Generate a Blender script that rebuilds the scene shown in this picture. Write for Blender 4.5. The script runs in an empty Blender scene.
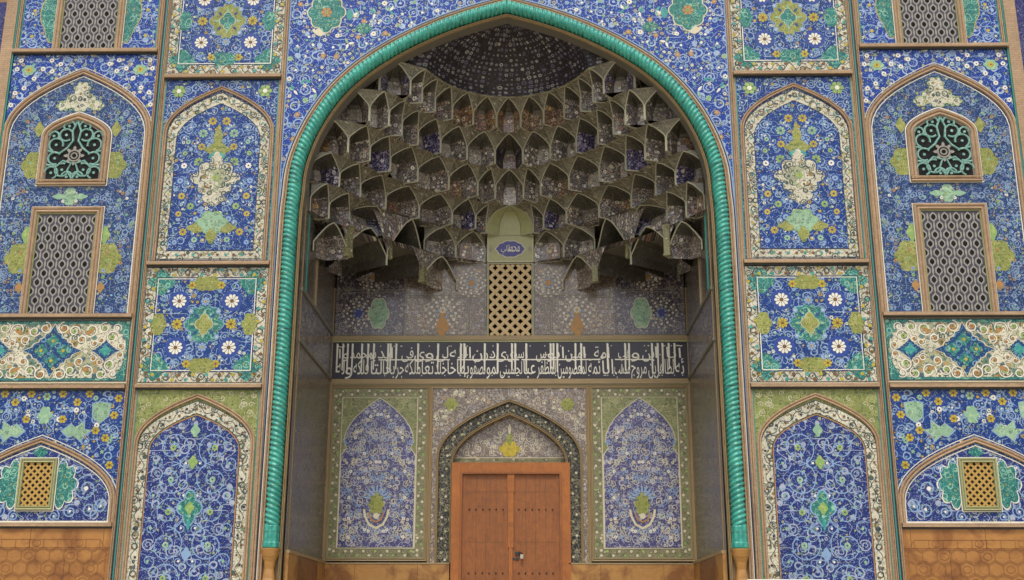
import bpy, bmesh, math, random
from mathutils import Vector
R = math.radians
S = bpy.context.scene
COL = S.collection

# ------------------------------------------------------------------ camera
cam = bpy.data.cameras.new("camera"); co = bpy.data.objects.new("camera", cam); COL.objects.link(co)
S.camera = co
cam.sensor_width = 36.0; cam.lens = 1161.0/1024*36.0; cam.clip_start = .1; cam.clip_end = 3000
from mathutils import Matrix
_pi, _ya, _ro = R(16.12), R(-1.003), R(.128)
fw = Vector((math.sin(_ya)*math.cos(_pi), math.cos(_ya)*math.cos(_pi), math.sin(_pi)))
rt = Vector((math.cos(_ya), -math.sin(_ya), 0)); up = rt.cross(fw)
rt, up = math.cos(_ro)*rt+math.sin(_ro)*up, -math.sin(_ro)*rt+math.cos(_ro)*up
m = Matrix((rt, up, -fw)).transposed().to_4x4(); m.translation = Vector((.463, -20, 1.6))
co.matrix_world = m

# ------------------------------------------------------------------ sky, sun, exposure
SUN_EL, SUN_AZ = 56, 186          # azimuth clockwise from +Y: the sun stands behind the camera, veiled by thin cloud
w = bpy.data.worlds.new("World"); S.world = w; w.use_nodes = True
nt = w.node_tree; bg = nt.nodes["Background"]
sky = nt.nodes.new("ShaderNodeTexSky"); sky.sky_type = 'NISHITA'; sky.sun_disc = False
sky.sun_elevation = R(SUN_EL); sky.sun_rotation = R(SUN_AZ); sky.air_density = 1.0; sky.dust_density = 4.0
hs = nt.nodes.new('ShaderNodeHueSaturation'); hs.inputs['Saturation'].default_value = .45     # thin white cloud over the square
nt.links.new(sky.outputs[0], hs.inputs['Color']); nt.links.new(hs.outputs[0], bg.inputs[0]); bg.inputs[1].default_value = .13
sl = bpy.data.lights.new("sun", 'SUN'); sl.energy = .95; sl.angle = R(10); sl.color = (1, .95, .87)
so = bpy.data.objects.new("sun", sl); COL.objects.link(so)
_az = R(SUN_AZ)
sd = Vector((math.sin(_az)*math.cos(R(SUN_EL)), math.cos(_az)*math.cos(R(SUN_EL)), math.sin(R(SUN_EL))))
so.rotation_euler = sd.to_track_quat('Z', 'Y').to_euler(); so.location = (0, -30, 30)
S.view_settings.view_transform = 'Standard'; S.view_settings.look = 'None'
S.view_settings.gamma = 1; S.view_settings.use_curve_mapping = False
S.view_settings.exposure = 0.42

# ------------------------------------------------------------------ materials
MATS = {}
def srgb(h):
    h = h.lstrip('#'); c = [int(h[i:i+2], 16)/255 for i in (0, 2, 4)]
    return tuple(x/12.92 if x <= .04045 else ((x+.055)/1.055)**2.4 for x in c)
def rgba(c):
    if isinstance(c, str): c = srgb(c)
    return (c[0], c[1], c[2], 1)
class NT:
    def __init__(s, name):
        s.m = bpy.data.materials.new(name); s.m.use_nodes = True
        s.t = s.m.node_tree; s.n = s.t.nodes; s.l = s.t.links
        s.b = s.n["Principled BSDF"]; MATS[name] = s.m
    def node(s, typ, **kw):
        o = s.n.new(typ)
        for k, v in kw.items(): setattr(o, k, v)
        return o
    def math(s, op, a, b=None, c=None):
        o = s.n.new("ShaderNodeMath"); o.operation = op
        for i, v in enumerate((a, b, c)):
            if v is None: continue
            if isinstance(v, (int, float)): o.inputs[i].default_value = v
            else: s.l.new(v, o.inputs[i])
        return o.outputs[0]
    def mix(s, f, a, b, blend='MIX'):
        o = s.n.new("ShaderNodeMix"); o.data_type = 'RGBA'; o.blend_type = blend
        for sock, v in ((o.inputs[0], f), (o.inputs[6], a), (o.inputs[7], b)):
            if isinstance(v, (int, float)): sock.default_value = v
            elif isinstance(v, (tuple, str)): sock.default_value = rgba(v)
            else: s.l.new(v, sock)
        return o.outputs[2]
    def uv(s): return s.n.new("ShaderNodeUVMap").outputs[0]
    def noise(s, vec, scale, detail=2, rough=.5):
        o = s.n.new("ShaderNodeTexNoise"); o.inputs['Scale'].default_value = scale
        o.inputs['Detail'].default_value = detail; o.inputs['Roughness'].default_value = rough
        s.l.new(vec, o.inputs['Vector']); return o
    def vor(s, vec, scale, rnd=.85, metric='EUCLIDEAN', exp=.6):
        o = s.n.new("ShaderNodeTexVoronoi"); o.distance = metric
        o.inputs['Scale'].default_value = scale; o.inputs['Randomness'].default_value = rnd
        if metric == 'MINKOWSKI': o.inputs['Exponent'].default_value = exp
        s.l.new(vec, o.inputs['Vector']); return o
    def ramp(s, f, stops, const=True):
        o = s.n.new("ShaderNodeValToRGB"); o.color_ramp.interpolation = 'CONSTANT' if const else 'LINEAR'
        e = o.color_ramp.elements
        while len(e) < len(stops): e.new(1)
        for i, (p, c) in enumerate(stops): e[i].position = p; e[i].color = rgba(c)
        s.l.new(f, o.inputs[0]); return o.outputs[0]
    def offset(s, vec, d):
        o = s.n.new("ShaderNodeVectorMath"); o.operation = 'ADD'; o.inputs[1].default_value = (d, d*1.7, 0)
        s.l.new(vec, o.inputs[0]); return o.outputs[0]

def weather(t, col, vec, rough, amt=.22, bump=.12, seams=0.0):
    oi = t.n.new("ShaderNodeObjectInfo"); ov = t.n.new("ShaderNodeVectorMath"); ov.operation = 'ADD'     # every piece weathers in its own way
    cx_ = t.n.new("ShaderNodeCombineXYZ"); r_ = t.math('MULTIPLY', oi.outputs['Random'], 37.0); t.l.new(r_, cx_.inputs[0]); t.l.new(r_, cx_.inputs[1])
    t.l.new(vec, ov.inputs[0]); t.l.new(cx_.outputs[0], ov.inputs[1]); wv = ov.outputs[0]
    if seams:
        br = t.node("ShaderNodeTexBrick"); br.inputs['Scale'].default_value = 1; br.inputs['Brick Width'].default_value = .31; br.inputs['Row Height'].default_value = .27
        br.inputs['Mortar Size'].default_value = .006; br.inputs['Mortar Smooth'].default_value = .3
        br.inputs['Color1'].default_value = (1, 1, 1, 1); br.inputs['Color2'].default_value = (.84, .86, .88, 1); br.inputs['Mortar'].default_value = (1-seams, 1-seams, 1-seams, 1)
        t.l.new(wv, br.inputs['Vector']); col = t.mix(1.0, col, br.outputs[0], 'MULTIPLY')
    n1 = t.noise(wv, .8, 4, .6).outputs[0]; n2 = t.noise(wv, 9, 3).outputs[0]
    v = t.math('ADD', t.math('MULTIPLY', n1, amt*1.4), t.math('MULTIPLY', n2, amt))
    v = t.math('ADD', v, 1-amt*1.2)
    vv = t.n.new("ShaderNodeCombineColor")
    for i in range(3): t.l.new(v, vv.inputs[i])
    c = t.mix(1.0, col, vv.outputs[0], 'MULTIPLY')
    t.l.new(c, t.b.inputs['Base Color'])
    rr = t.math('ADD', t.math('MULTIPLY', n2, rough*.9), rough*.55)
    t.l.new(rr, t.b.inputs['Roughness'])
    bp = t.n.new("ShaderNodeBump"); bp.inputs['Strength'].default_value = bump; bp.inputs['Distance'].default_value = .01
    hh = t.noise(vec, 30, 3).outputs[0]
    t.l.new(hh, bp.inputs['Height']); t.l.new(bp.outputs[0], t.b.inputs['Normal'])

def tile(name, ground, acc, fs=7.0, vine='#c8d4e0', vs=3.2, fr=.34, leaf='#7fa3c8', lf=.2, core=None, rough=.3, vw=.035, ground2=None, amt=.3, speck=.55, ior=1.38, rnd=.8):
    """mosaic faience: ground colour, whorls of thin vine, blossoms of several colours, fine leaves"""
    fs *= 1.2; vs *= 1.15
    t = NT(name); uv = t.uv()
    nd = t.noise(uv, 4, 2)
    va = t.n.new("ShaderNodeVectorMath"); va.operation = 'MULTIPLY_ADD'
    t.l.new(nd.outputs[1], va.inputs[0]); va.inputs[1].default_value = (.05, .05, 0); t.l.new(uv, va.inputs[2])
    vec = va.outputs[0]
    g = rgba(ground)
    if ground2:
        f = t.math('GREATER_THAN', t.noise(uv, 2.2, 2).outputs[0], .54); base = t.mix(f, ground, ground2)
    else: base = t.mix(0.0, ground, ground)
    dk = tuple(x*.42 for x in g[:3])
    # fine leaves and buds
    v3 = t.vor(t.offset(vec, 3.3), fs*2.5, .95, 'MINKOWSKI', .8)
    sep = t.n.new("ShaderNodeSeparateColor"); t.l.new(v3.outputs['Color'], sep.inputs[0])
    m3 = t.math('LESS_THAN', v3.outputs['Distance'], t.math('MULTIPLY', t.math('ADD', sep.outputs[1], .55), lf*1.9))
    lc = t.ramp(sep.outputs[0], [(0, leaf), (.34, vine), (.55, acc[-1]), (.72, leaf), (.86, dk)])
    c = t.mix(m3, base, lc)
    # tiny tesserae of light glaze
    v4 = t.vor(t.offset(uv, 7.7), fs*4.6, 1.0)
    s4 = t.n.new("ShaderNodeSeparateColor"); t.l.new(v4.outputs['Color'], s4.inputs[0])
    m5 = t.math('MULTIPLY', t.math('LESS_THAN', v4.outputs['Distance'], .34), t.math('GREATER_THAN', s4.outputs[0], speck))
    c = t.mix(m5, c, t.ramp(s4.outputs[1], [(0, vine), (.4, leaf), (.75, acc[1])]))
    # vine whorls
    v1 = t.vor(vec, vs, .8)
    d1 = v1.outputs['Distance']
    r1 = t.math('LESS_THAN', t.math('ABSOLUTE', t.math('SUBTRACT', d1, .36)), vw)
    r2 = t.math('LESS_THAN', t.math('ABSOLUTE', t.math('SUBTRACT', d1, .17)), vw*.8)
    n5 = t.math('LESS_THAN', t.math('ABSOLUTE', t.math('SUBTRACT', t.noise(uv, vs*1.25, 0).outputs[0], .5)), .012)
    c = t.mix(t.math('MAXIMUM', t.math('MAXIMUM', r1, r2), n5), c, vine)
    # blossoms: outline, petals, ring, heart
    v2 = t.vor(t.offset(vec, 1.1), fs, rnd)
    sp = t.n.new("ShaderNodeSeparateColor"); t.l.new(v2.outputs['Color'], sp.inputs[0])
    d2 = v2.outputs['Distance']
    # petals ripple the radius with direction
    ps = t.n.new("ShaderNodeVectorMath"); ps.operation = 'SUBTRACT'
    mp = t.n.new("ShaderNodeVectorMath"); mp.operation = 'SCALE'; mp.inputs['Scale'].default_value = 1
    t.l.new(t.offset(vec, 1.1), mp.inputs[0]); t.l.new(mp.outputs[0], ps.inputs[0]); t.l.new(v2.outputs['Position'], ps.inputs[1])
    sx = t.n.new("ShaderNodeSeparateXYZ"); t.l.new(ps.outputs[0], sx.inputs[0])
    an = t.math('ARCTAN2', sx.outputs[1], sx.outputs[0])
    rip = t.math('MULTIPLY', t.math('ABSOLUTE', t.math('COSINE', t.math('MULTIPLY', an, 3.0))), .3)
    thr = t.math('MULTIPLY', t.math('ADD', t.math('MULTIPLY', sp.outputs[1], .75), .5), fr)
    thr2 = t.math('MULTIPLY', thr, t.math('ADD', rip, .75))
    m2 = t.math('LESS_THAN', d2, thr2)
    mo = t.math('LESS_THAN', d2, t.math('ADD', thr, .07))
    c = t.mix(mo, c, t.mix(0.0, dk, dk))
    k = len(acc)
    ac = t.ramp(sp.outputs[0], [(i/k, a) for i, a in enumerate(acc)])
    c = t.mix(m2, c, ac)
    m4 = t.math('LESS_THAN', d2, t.math('MULTIPLY', thr, .42)); m6 = t.math('LESS_THAN', d2, t.math('MULTIPLY', thr, .2))
    c = t.mix(m4, c, core or ground); c = t.mix(m6, c, vine)
    weather(t, c, uv, rough, amt, .12, .22)
    t.b.inputs['IOR'].default_value = ior
    return t.m
def plain(name, col, rough=.35, amt=.25, bump=.15, ior=1.5, n=None):
    t = NT(name); uv = t.uv(); col2 = t.mix(0.0, col, col)
    if n:
        col2 = t.mix(t.math('GREATER_THAN', t.noise(uv, 14, 2).outputs[0], .56), col, n)
    weather(t, col2, uv, rough, amt, bump); t.b.inputs['IOR'].default_value = ior; return t.m

WH, LB, YE, GR, TQ, OL = '#d3cfba', '#8ba8c4', '#c09a2c', '#7f9c70', '#3f998e', '#98964e'
tile('tile_bright', '#12367c', [LB, WH, '#6c93b4', '#b89a44', '#a4b9c0', '#84a890'], fs=9.5, vs=4, vine='#8fa6c0', leaf='#2c56a0', lf=.2, speck=.62)
tile('tile_busy', '#1a386c', ['#929c74', LB, '#9c8468', '#6b988c', '#a8ac9c', '#7889ac'], fs=11, vs=4.6, vine='#8796ae', leaf='#33558c', lf=.24, fr=.37, speck=.45)
tile('tile_spandrel', '#0f3890', ['#c6cabb', '#93aec8', WH, '#9ea682', '#76a4a8', '#b4a484'], fs=8.5, vs=3.2, vine='#a2b4cc', leaf='#2e5cb4', lf=.21, fr=.37, speck=.5)
tile('tile_low', '#1c2c70', ['#8f9ab4', LB, '#75947c', '#8490ac', '#a8aa90', '#6b82ac'], fs=11, vs=3.4, vine='#a2aabc', leaf='#44559a', lf=.23, fr=.34, speck=.5)
tile('tile_white', '#cfc9b2', ['#86763f', '#55786a', '#a08752', '#3f5866', '#6f8862', '#a3956a'], fs=11, vs=5, vine='#4b5850', leaf='#667058', lf=.2, fr=.34, vw=.05, speck=.75)
tile('tile_cartouche', '#cfc9b0', ['#d6cfb6', '#93763a', '#558070', '#d2ccb4', '#b3914c', '#3d6070'], fs=7, vs=4.2, vine='#465c50', leaf='#5a5f46', lf=.22, fr=.44, core='#5f5c3c', vw=.05, ground2='#a9ab88', speck=.7)
tile('tile_green', '#8b9150', ['#aaa866', '#70804a', '#b4b280', '#647a4c', '#8f965c', '#7c8a56'], fs=12, vs=5, vine='#a8aa74', leaf='#5c7040', lf=.24, speck=.5)
tile('tile_greenwall', '#868a5e', ['#b3b07c', '#8f985f', '#b9b18a', '#6f7e56', '#a19a70', '#8c8a6a'], fs=11, vs=5, vine='#aca980', leaf='#63704a', lf=.24, speck=.5)
tile('tile_purple', '#4a4150', ['#a09a9c', '#b8aca4', '#857e88', '#b8a894', '#948880', '#a49ea6'], fs=10, vs=4, vine='#9c9288', leaf='#7c7478', lf=.26, fr=.38, rough=.2, ior=1.6, speck=.5)
tile('tile_violet', '#38336f', ['#a4a4b4', '#b8b6b8', '#8988a8', '#aaa894', '#9090ac', '#b8b4a8'], fs=10, vs=3.8, vine='#aaa8b0', leaf='#777698', lf=.26, fr=.4, rough=.2, ior=1.6, speck=.45)
tile('tile_frieze', '#74655b', ['#b8ae9e', '#c4b8a4', '#99909a', '#b79c78', '#a39888', '#b0a8a4'], fs=9, vs=4, vine='#b0a490', leaf='#958a80', lf=.26, fr=.4, rough=.2, ior=1.6, speck=.45)
tile('tile_vault', '#655e5c', ['#efe9dc', '#c4bcb4', '#b08c78', '#e8e0d0', '#aaa2ae', '#d4c8b0'], fs=8.5, vs=4, vine='#aaa296', leaf='#8f8680', lf=.27, fr=.44, speck=.4, rough=.2, ior=1.6, amt=.3)
tile('tile_vault_plum', '#3c3658', ['#dcd6e0', '#aca4b8', '#98889c', '#e0d8d8', '#9c96b4', '#c0b8c4'], fs=8.5, vs=4, vine='#9a92a4', leaf='#7c7490', lf=.27, fr=.42, speck=.4, rough=.2, ior=1.6, amt=.3)
tile('tile_vault_warm', '#735a4c', ['#ecdcc4', '#b88468', '#c09458', '#e8dcc8', '#aa8c84', '#d4b478'], fs=8.5, vs=4, vine='#b8a68a', leaf='#9c8068', lf=.27, fr=.44, speck=.4, rough=.2, ior=1.6, amt=.3)
tile('tile_vault_lit', '#b8aea2', ['#efe8da', '#6c645e', '#b49c90', '#e8e0d0', '#8c8490', '#c8b898'], fs=8.5, vs=4, vine='#6c645e', leaf='#d4ccc0', lf=.27, fr=.42, speck=.5, rough=.2, ior=1.6, amt=.3)  # paler tile paints reflected light onto the niche back facets
tile('tile_kite', '#6b6659', ['#bcb6a4', '#7c7664', '#6c6654', '#a69e88', '#706a60', '#8c8470'], fs=12, vs=5, vine='#8a846a', leaf='#6c6652', lf=.22, fr=.34, rough=.25, ior=1.6, speck=.7)
tile('tile_shade', '#57534a', ['#6c6656', '#57524a', '#4c4840', '#787260', '#504c48', '#605a4c'], fs=12, vs=5, vine='#5c5848', leaf='#484438', lf=.2, fr=.26, rough=.25, ior=1.6, speck=.8)  # darker tile paints shade into the niche heads and deep squinches
tile('tile_deep', '#173f6e', ['#4f94a0', '#3c7c94', '#7fa8a0', '#2c5c8c', '#a4a468', '#6894b0'], fs=9, vs=5, vine='#6f9cb0', leaf='#2f6490', lf=.22, fr=.34)
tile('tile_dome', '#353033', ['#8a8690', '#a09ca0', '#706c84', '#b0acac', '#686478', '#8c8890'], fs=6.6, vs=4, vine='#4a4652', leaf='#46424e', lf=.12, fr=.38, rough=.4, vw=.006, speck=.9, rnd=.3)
tile('tile_black', '#292a2c', ['#857e68', '#948e78', '#6a6a5a', '#a09a84', '#707058', '#88806a'], fs=13, vs=6, vine='#9a9274', leaf='#605e48', lf=.25, fr=.36)
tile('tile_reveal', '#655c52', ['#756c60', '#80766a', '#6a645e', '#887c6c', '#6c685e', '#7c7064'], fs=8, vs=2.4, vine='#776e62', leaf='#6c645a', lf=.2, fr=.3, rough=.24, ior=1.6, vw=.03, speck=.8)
tile('tile_border_grey', '#8a8664', ['#beb898', '#636848', '#aca684', '#ccc6a8', '#707650', '#9f9870'], fs=12, vs=6, vine='#66644a', leaf='#565c40', lf=.25, fr=.34)
tile('tile_turq', '#2b7872', ['#74a68e', '#458c7e', '#86a67e', '#24686c', '#5c9480', '#949c68'], fs=11, vs=5, vine='#88b8a0', leaf='#2a7478', lf=.25, fr=.34)
tile('tile_pale', '#8cb090', ['#7ca080', '#a8bc98', '#70967c', '#9cb48c', '#84a488', '#b0c09c'], fs=12, vs=6, vine='#aec0a2', leaf='#6e947c', lf=.22)
tile('tile_yellowgreen', '#8c9248', ['#aaa65c', '#70844a', '#b2ac6c', '#989648', '#7e8c50', '#a69c50'], fs=14, vs=7, vine='#aca870', leaf='#6c7c40', lf=.24)
tile('tile_sidewing', '#2a2c68', ['#6c6c8c', '#7a7a98', '#5c5f88', '#747484', '#646890', '#848090'], fs=10, vs=4, vine='#6a6c8c', leaf='#505288', lf=.22)
plain('white_glaze', '#dcd8c8', .3); plain('light_blue_glaze', '#7f9cc0', .3); plain('blue_glaze', '#1f3f8c', .3)
plain('cream_line', '#c9c0a4', .4); plain('dark_line', '#1c2438', .4); plain('yellow_glaze', '#b5a02a', .35, n='#9c8e2e')
plain('green_glaze', '#7f9f58', .35, n='#9aae60'); plain('turquoise_glaze', '#2f8a86', .3, n='#4c9c90'); plain('deep_blue_glaze', '#1d3f7c', .3)
plain('brown_core', '#6a4a24', .5); plain('navy_glaze', '#231e2b', .22, .3, .1); plain('pale_glaze', '#83a88a', .3, n='#98b890')
plain('rib_pale', '#a8a68c', .35, .3); plain('rib_glaze', '#8f8a6c', .35, .35); plain('rib_grey', '#6f6b60', .35, .35); plain('tan_strip', '#94805c', .5, .35); plain('tan_green', '#a1a274', .4, .35)
plain('black_void', '#08090a', .9, .1); plain('metal_lock', '#b8b4a8', .3); plain('purple_glaze', '#3c3a80', .3); plain('teal_line', '#2f8478', .35)
plain('grille_white', '#8f8b82', .5); plain('grille_dark', '#3a3744', .5); plain('grille_turquoise', '#6a9a90', .45, n='#98b4a6')
plain('grille_yellow', '#b08c44', .55, .3); plain('grille_tan', '#bfa678', .55, .3); plain('orange_glaze', '#a87a40', .4, n='#8c7848')
plain('notice_white', '#e6e4de', .5, .06)
plain('steel_and_shadow', '#33332f', .5)  # metal fittings, and the painted shadow under the ledges
# turquoise rope glaze
t = NT('rope_turquoise'); uv = t.uv()
c = t.mix(t.noise(uv, 2.4, 4, .7).outputs[0], '#25877b', '#46ad9c')
pt = t.math('GREATER_THAN', t.noise(uv, 7, 4, .6).outputs[0], .71)
c = t.mix(pt, c, '#6f9c84')
sv = t.n.new("ShaderNodeSeparateXYZ"); t.l.new(uv, sv.inputs[0]); fl = t.math('FLOOR', t.math('MULTIPLY', sv.outputs[1], 2.9)); wn = t.n.new("ShaderNodeTexWhiteNoise"); wn.noise_dimensions = '1D'; t.l.new(fl, wn.inputs['W'])
c = t.mix(t.math('MULTIPLY', wn.outputs[0], .45), c, '#1c6c68'); jn = t.math('LESS_THAN', t.math('FRACT', t.math('MULTIPLY', sv.outputs[1], 2.9)), .035); c = t.mix(jn, c, '#3c4a40')
n_ = 0; sg_ = t.vor(uv, 11, 1.0); c = t.mix(t.math('MULTIPLY', t.math('LESS_THAN', sg_.outputs['Distance'], .5), .35), c, '#57b89c'); weather(t, c, uv, .3, .35, .25); t.b.inputs['IOR'].default_value = 1.5
# brown brick strips: small bricks along the strip
t = NT('brick_strip'); uv = t.uv()
br = t.node("ShaderNodeTexBrick"); br.inputs['Scale'].default_value = 1; br.inputs['Brick Width'].default_value = .13
br.inputs['Row Height'].default_value = .045; br.inputs['Mortar Size'].default_value = .005
br.inputs['Color1'].default_value = rgba('#ab8a6c'); br.inputs['Color2'].default_value = rgba('#97795c'); br.inputs['Mortar'].default_value = rgba('#6a5a48')
t.l.new(uv, br.inputs['Vector'])
c = t.mix(t.noise(uv, 3, 4, .7).outputs[0], br.outputs[0], '#ae9576'); weather(t, c, uv, .75, .55, .6)
# orange marble
def marble(name, a, b, cc):
    t = NT(name); uv = t.uv(); n = t.noise(uv, 1.3, 6, .65); n.inputs['Distortion'].default_value = 1.2
    c = t.ramp(n.outputs[0], [(.2, a), (.45, b), (.62, cc), (.8, a)], False)
    br = t.node("ShaderNodeTexBrick"); br.inputs['Scale'].default_value = 1; br.inputs['Brick Width'].default_value = 1.25
    br.inputs['Row Height'].default_value = .95; br.inputs['Mortar Size'].default_value = .006
    br.inputs['Color1'].default_value = (1, 1, 1, 1); br.inputs['Color2'].default_value = (.86, .82, .8, 1); br.inputs['Mortar'].default_value = (.5, .4, .3, 1)
    t.l.new(uv, br.inputs['Vector']); c = t.mix(1.0, c, br.outputs[0], 'MULTIPLY')
    weather(t, c, uv, .4, .3, .1); return t.m
marble('orange_marble', '#96662f', '#b08446', '#7f5228'); marble('brown_marble', '#6c4a30', '#7f583a', '#5c3c26')
marble('carved_marble', '#98642e', '#ab783c', '#885626'); marble('carved_line', '#865626', '#905f2e', '#784a20')
# wood
def wood(name, a, b):
    t = NT(name); uv = t.uv(); mp = t.node("ShaderNodeMapping"); mp.inputs['Scale'].default_value = (9, .8, 1); t.l.new(uv, mp.inputs[0])
    n = t.noise(mp.outputs[0], 2.2, 6, .65); n.inputs['Distortion'].default_value = .5
    c = t.ramp(n.outputs[0], [(.25, a), (.5, b), (.75, a)], False)
    c = t.mix(t.math('MULTIPLY', t.noise(uv, 1.1, 3).outputs[0], .5), c, '#8c5226')
    weather(t, c, uv, .5, .6, .4); return t.m
wood('door_wood', '#6b3d1c', '#94592a'); wood('frame_wood', '#8c4c1c', '#ac682a')
# paving
t = NT('paving'); uv = t.uv(); br = t.node("ShaderNodeTexBrick"); br.inputs['Scale'].default_value = 1
br.inputs['Brick Width'].default_value = .8; br.inputs['Row Height'].default_value = .5; br.inputs['Mortar Size'].default_value = .01
br.inputs['Color1'].default_value = rgba('#bfb59f'); br.inputs['Color2'].default_value = rgba('#aea48f'); br.inputs['Mortar'].default_value = rgba('#6c6456')
t.l.new(uv, br.inputs['Vector']); weather(t, br.outputs[0], uv, .8, .3, .4)
plain('rough_brick', '#8f7352', .85, .35)

# ------------------------------------------------------------------ mesh builder
class MB:
    """collects flat pattern pieces (x, z, depth towards the viewer) and free 3D pieces"""
    def __init__(s): s.v = []; s.f = []; s.fm = []; s.uv = []; s.mats = []; s.k = 0; s.smooth = []
    def mi(s, m):
        if m not in s.mats: s.mats.append(m)
        return s.mats.index(m)
    def face(s, pts, m, uvs=None, smooth=False):
        i = len(s.v); s.v += [tuple(p) for p in pts]; s.f.append(list(range(i, i+len(pts)))); s.fm.append(s.mi(m))
        s.uv.append(uvs if uvs else [(p[0], p[2]) for p in pts]); s.smooth.append(smooth)
    def d(s, L):
        s.k += 1
        return .002+L*.0016+(s.k % 23)*.00003
    def flat(s, pts, m, L=0, y=None):
        y = -s.d(L) if y is None else y
        s.face([(p[0], y, p[1]) for p in pts], m)
    def fan(s, pts, c, m, L=0):
        y = -s.d(L); n = len(pts)
        for i in range(n):
            a, b = pts[i], pts[(i+1) % n]; s.face([(a[0], y, a[1]), (b[0], y, b[1]), (c[0], y, c[1])], m)
    def band(s, A, B, m, L=0, y=None):
        y = -s.d(L) if y is None else y; u = 0
        for i in range(len(A)-1):
            a, b, c, e = A[i], A[i+1], B[i+1], B[i]
            s.face([(a[0], y, a[1]), (b[0], y, b[1]), (c[0], y, c[1]), (e[0], y, e[1])], m)
    def ribbon(s, P, wd, m, L=1):
        n = len(P); A = []; B = []
        for i in range(n):
            a = P[max(i-1, 0)]; b = P[min(i+1, n-1)]; dx, dz = b[0]-a[0], b[1]-a[1]; l = math.hypot(dx, dz) or 1
            nx, nz = -dz/l*wd/2, dx/l*wd/2; A.append((P[i][0]+nx, P[i][1]+nz)); B.append((P[i][0]-nx, P[i][1]-nz))
        s.band(A, B, m, L)
    def disc(s, c, r, m, L=2, n=10, rz=None):
        rz = rz or r
        s.flat([(c[0]+r*math.cos(2*math.pi*i/n), c[1]+rz*math.sin(2*math.pi*i/n)) for i in range(n)], m, L)
    def rosette(s, c, r, n, mp, mc, L=3, ring=None):
        if ring: s.disc(c, r*1.14, ring, L-.4, 18)
        N = n*6
        s.fan([(c[0]+r*(.74+.26*abs(math.cos(n*a/2)))*math.cos(a), c[1]+r*(.74+.26*abs(math.cos(n*a/2)))*math.sin(a)) for a in [2*math.pi*i/N for i in range(N)]], c, mp, L)
        if r > .07:
            for i in range(n):
                a = 2*math.pi*(i+.5)/n
                s.ribbon([(c[0]+r*.35*math.cos(a), c[1]+r*.35*math.sin(a)), (c[0]+r*.9*math.cos(a), c[1]+r*.9*math.sin(a))], r*.07, 'dark_line', L+.6)
        s.disc(c, r*.3, mc, L+1, 8)
        s.disc(c, r*.14, 'brown_core', L+1.6, 6)
    def lobed(s, c, rx, rz, m, L=2, k=8, a=.12, pt=.25, edge=None, ew=.02):
        def f(g):
            P = []
            for i in range(64):
                th = 2*math.pi*i/64
                rr = 1+a*abs(math.cos(k*th/2))-a*.5+pt*(abs(math.cos(th))**9*(1 if rx >= rz else .4)+abs(math.sin(th))**9*(1 if rz >= rx else .4))
                P.append((c[0]+(rx+g)*rr*math.cos(th), c[1]+(rz+g)*rr*math.sin(th)))
            return P
        if edge: s.fan(f(ew), c, edge, L-.5)
        s.fan(f(0), c, m, L)
    def diamond(s, c, rx, rz, m, L=2, edge=None, ew=.02):
        def f(g):
            P = []
            for i in range(64):
                th = 2*math.pi*i/64; q = (abs(math.cos(th))**.85+abs(math.sin(th))**.85)**(-1/.85)*(1+.05*math.cos(16*th))
                P.append((c[0]+(rx+g)*q*math.cos(th)*1.0, c[1]+(rz+g)*q*math.sin(th)))
            return P
        if edge: s.fan(f(ew), c, edge, L-.5)
        s.fan(f(0), c, m, L)
    def leaf(s, c, ang, ln, wd, m, L=2):
        ca, sa = math.cos(ang), math.sin(ang)
        P = [(0, 0), (.3, .5), (.65, .42), (1, 0), (.65, -.42), (.3, -.5)]
        s.flat([(c[0]+p[0]*ln*ca-p[1]*wd*sa, c[1]+p[0]*ln*sa+p[1]*wd*ca) for p in P], m, L)
    def spiral(s, c, r0, turns, dr, a0, wd, m, L=1, leaves=True, flower='white_glaze', inside=None):
        P = []; N = int(26*turns)
        for i in range(N+1):
            t = i/N; a = a0+dr*t*turns*2*math.pi; r = r0*(1-t*.82); P.append((c[0]+r*math.cos(a), c[1]+r*math.sin(a)))
        if inside: P = [p for p in P if inside(p)]
        if len(P) > 2: s.ribbon(P, wd, m, L)
        if leaves:
            for i in range(2, len(P)-2, 5):
                a = math.atan2(P[i+1][1]-P[i][1], P[i+1][0]-P[i][0]); s.leaf(P[i], a+dr*.9, r0*.2, r0*.1, m, L+.3)
                if i % 2: s.leaf(P[i], a-dr*.9, r0*.17, r0*.09, 'pale_glaze', L+.3)
        if flower and (not inside or inside(c)): s.disc(c, r0*.17, flower, L+1, 8)
    def box(s, x0, x1, y0, y1, z0, z1, m):
        p = [(x, y, z) for x in (x0, x1) for y in (y0, y1) for z in (z0, z1)]
        def q(a, b, c, e, uf): s.face([p[i] for i in (a, b, c, e)], m, [uf(p[i]) for i in (a, b, c, e)])
        XZ = lambda v: (v[0], v[2]); YZ = lambda v: (v[1], v[2]); XY = lambda v: (v[0], v[1])
        q(0, 4, 5, 1, XZ); q(2, 3, 7, 6, XZ); q(0, 1, 3, 2, YZ); q(4, 6, 7, 5, YZ); q(1, 5, 7, 3, XY); q(0, 2, 6, 4, XY)
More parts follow.
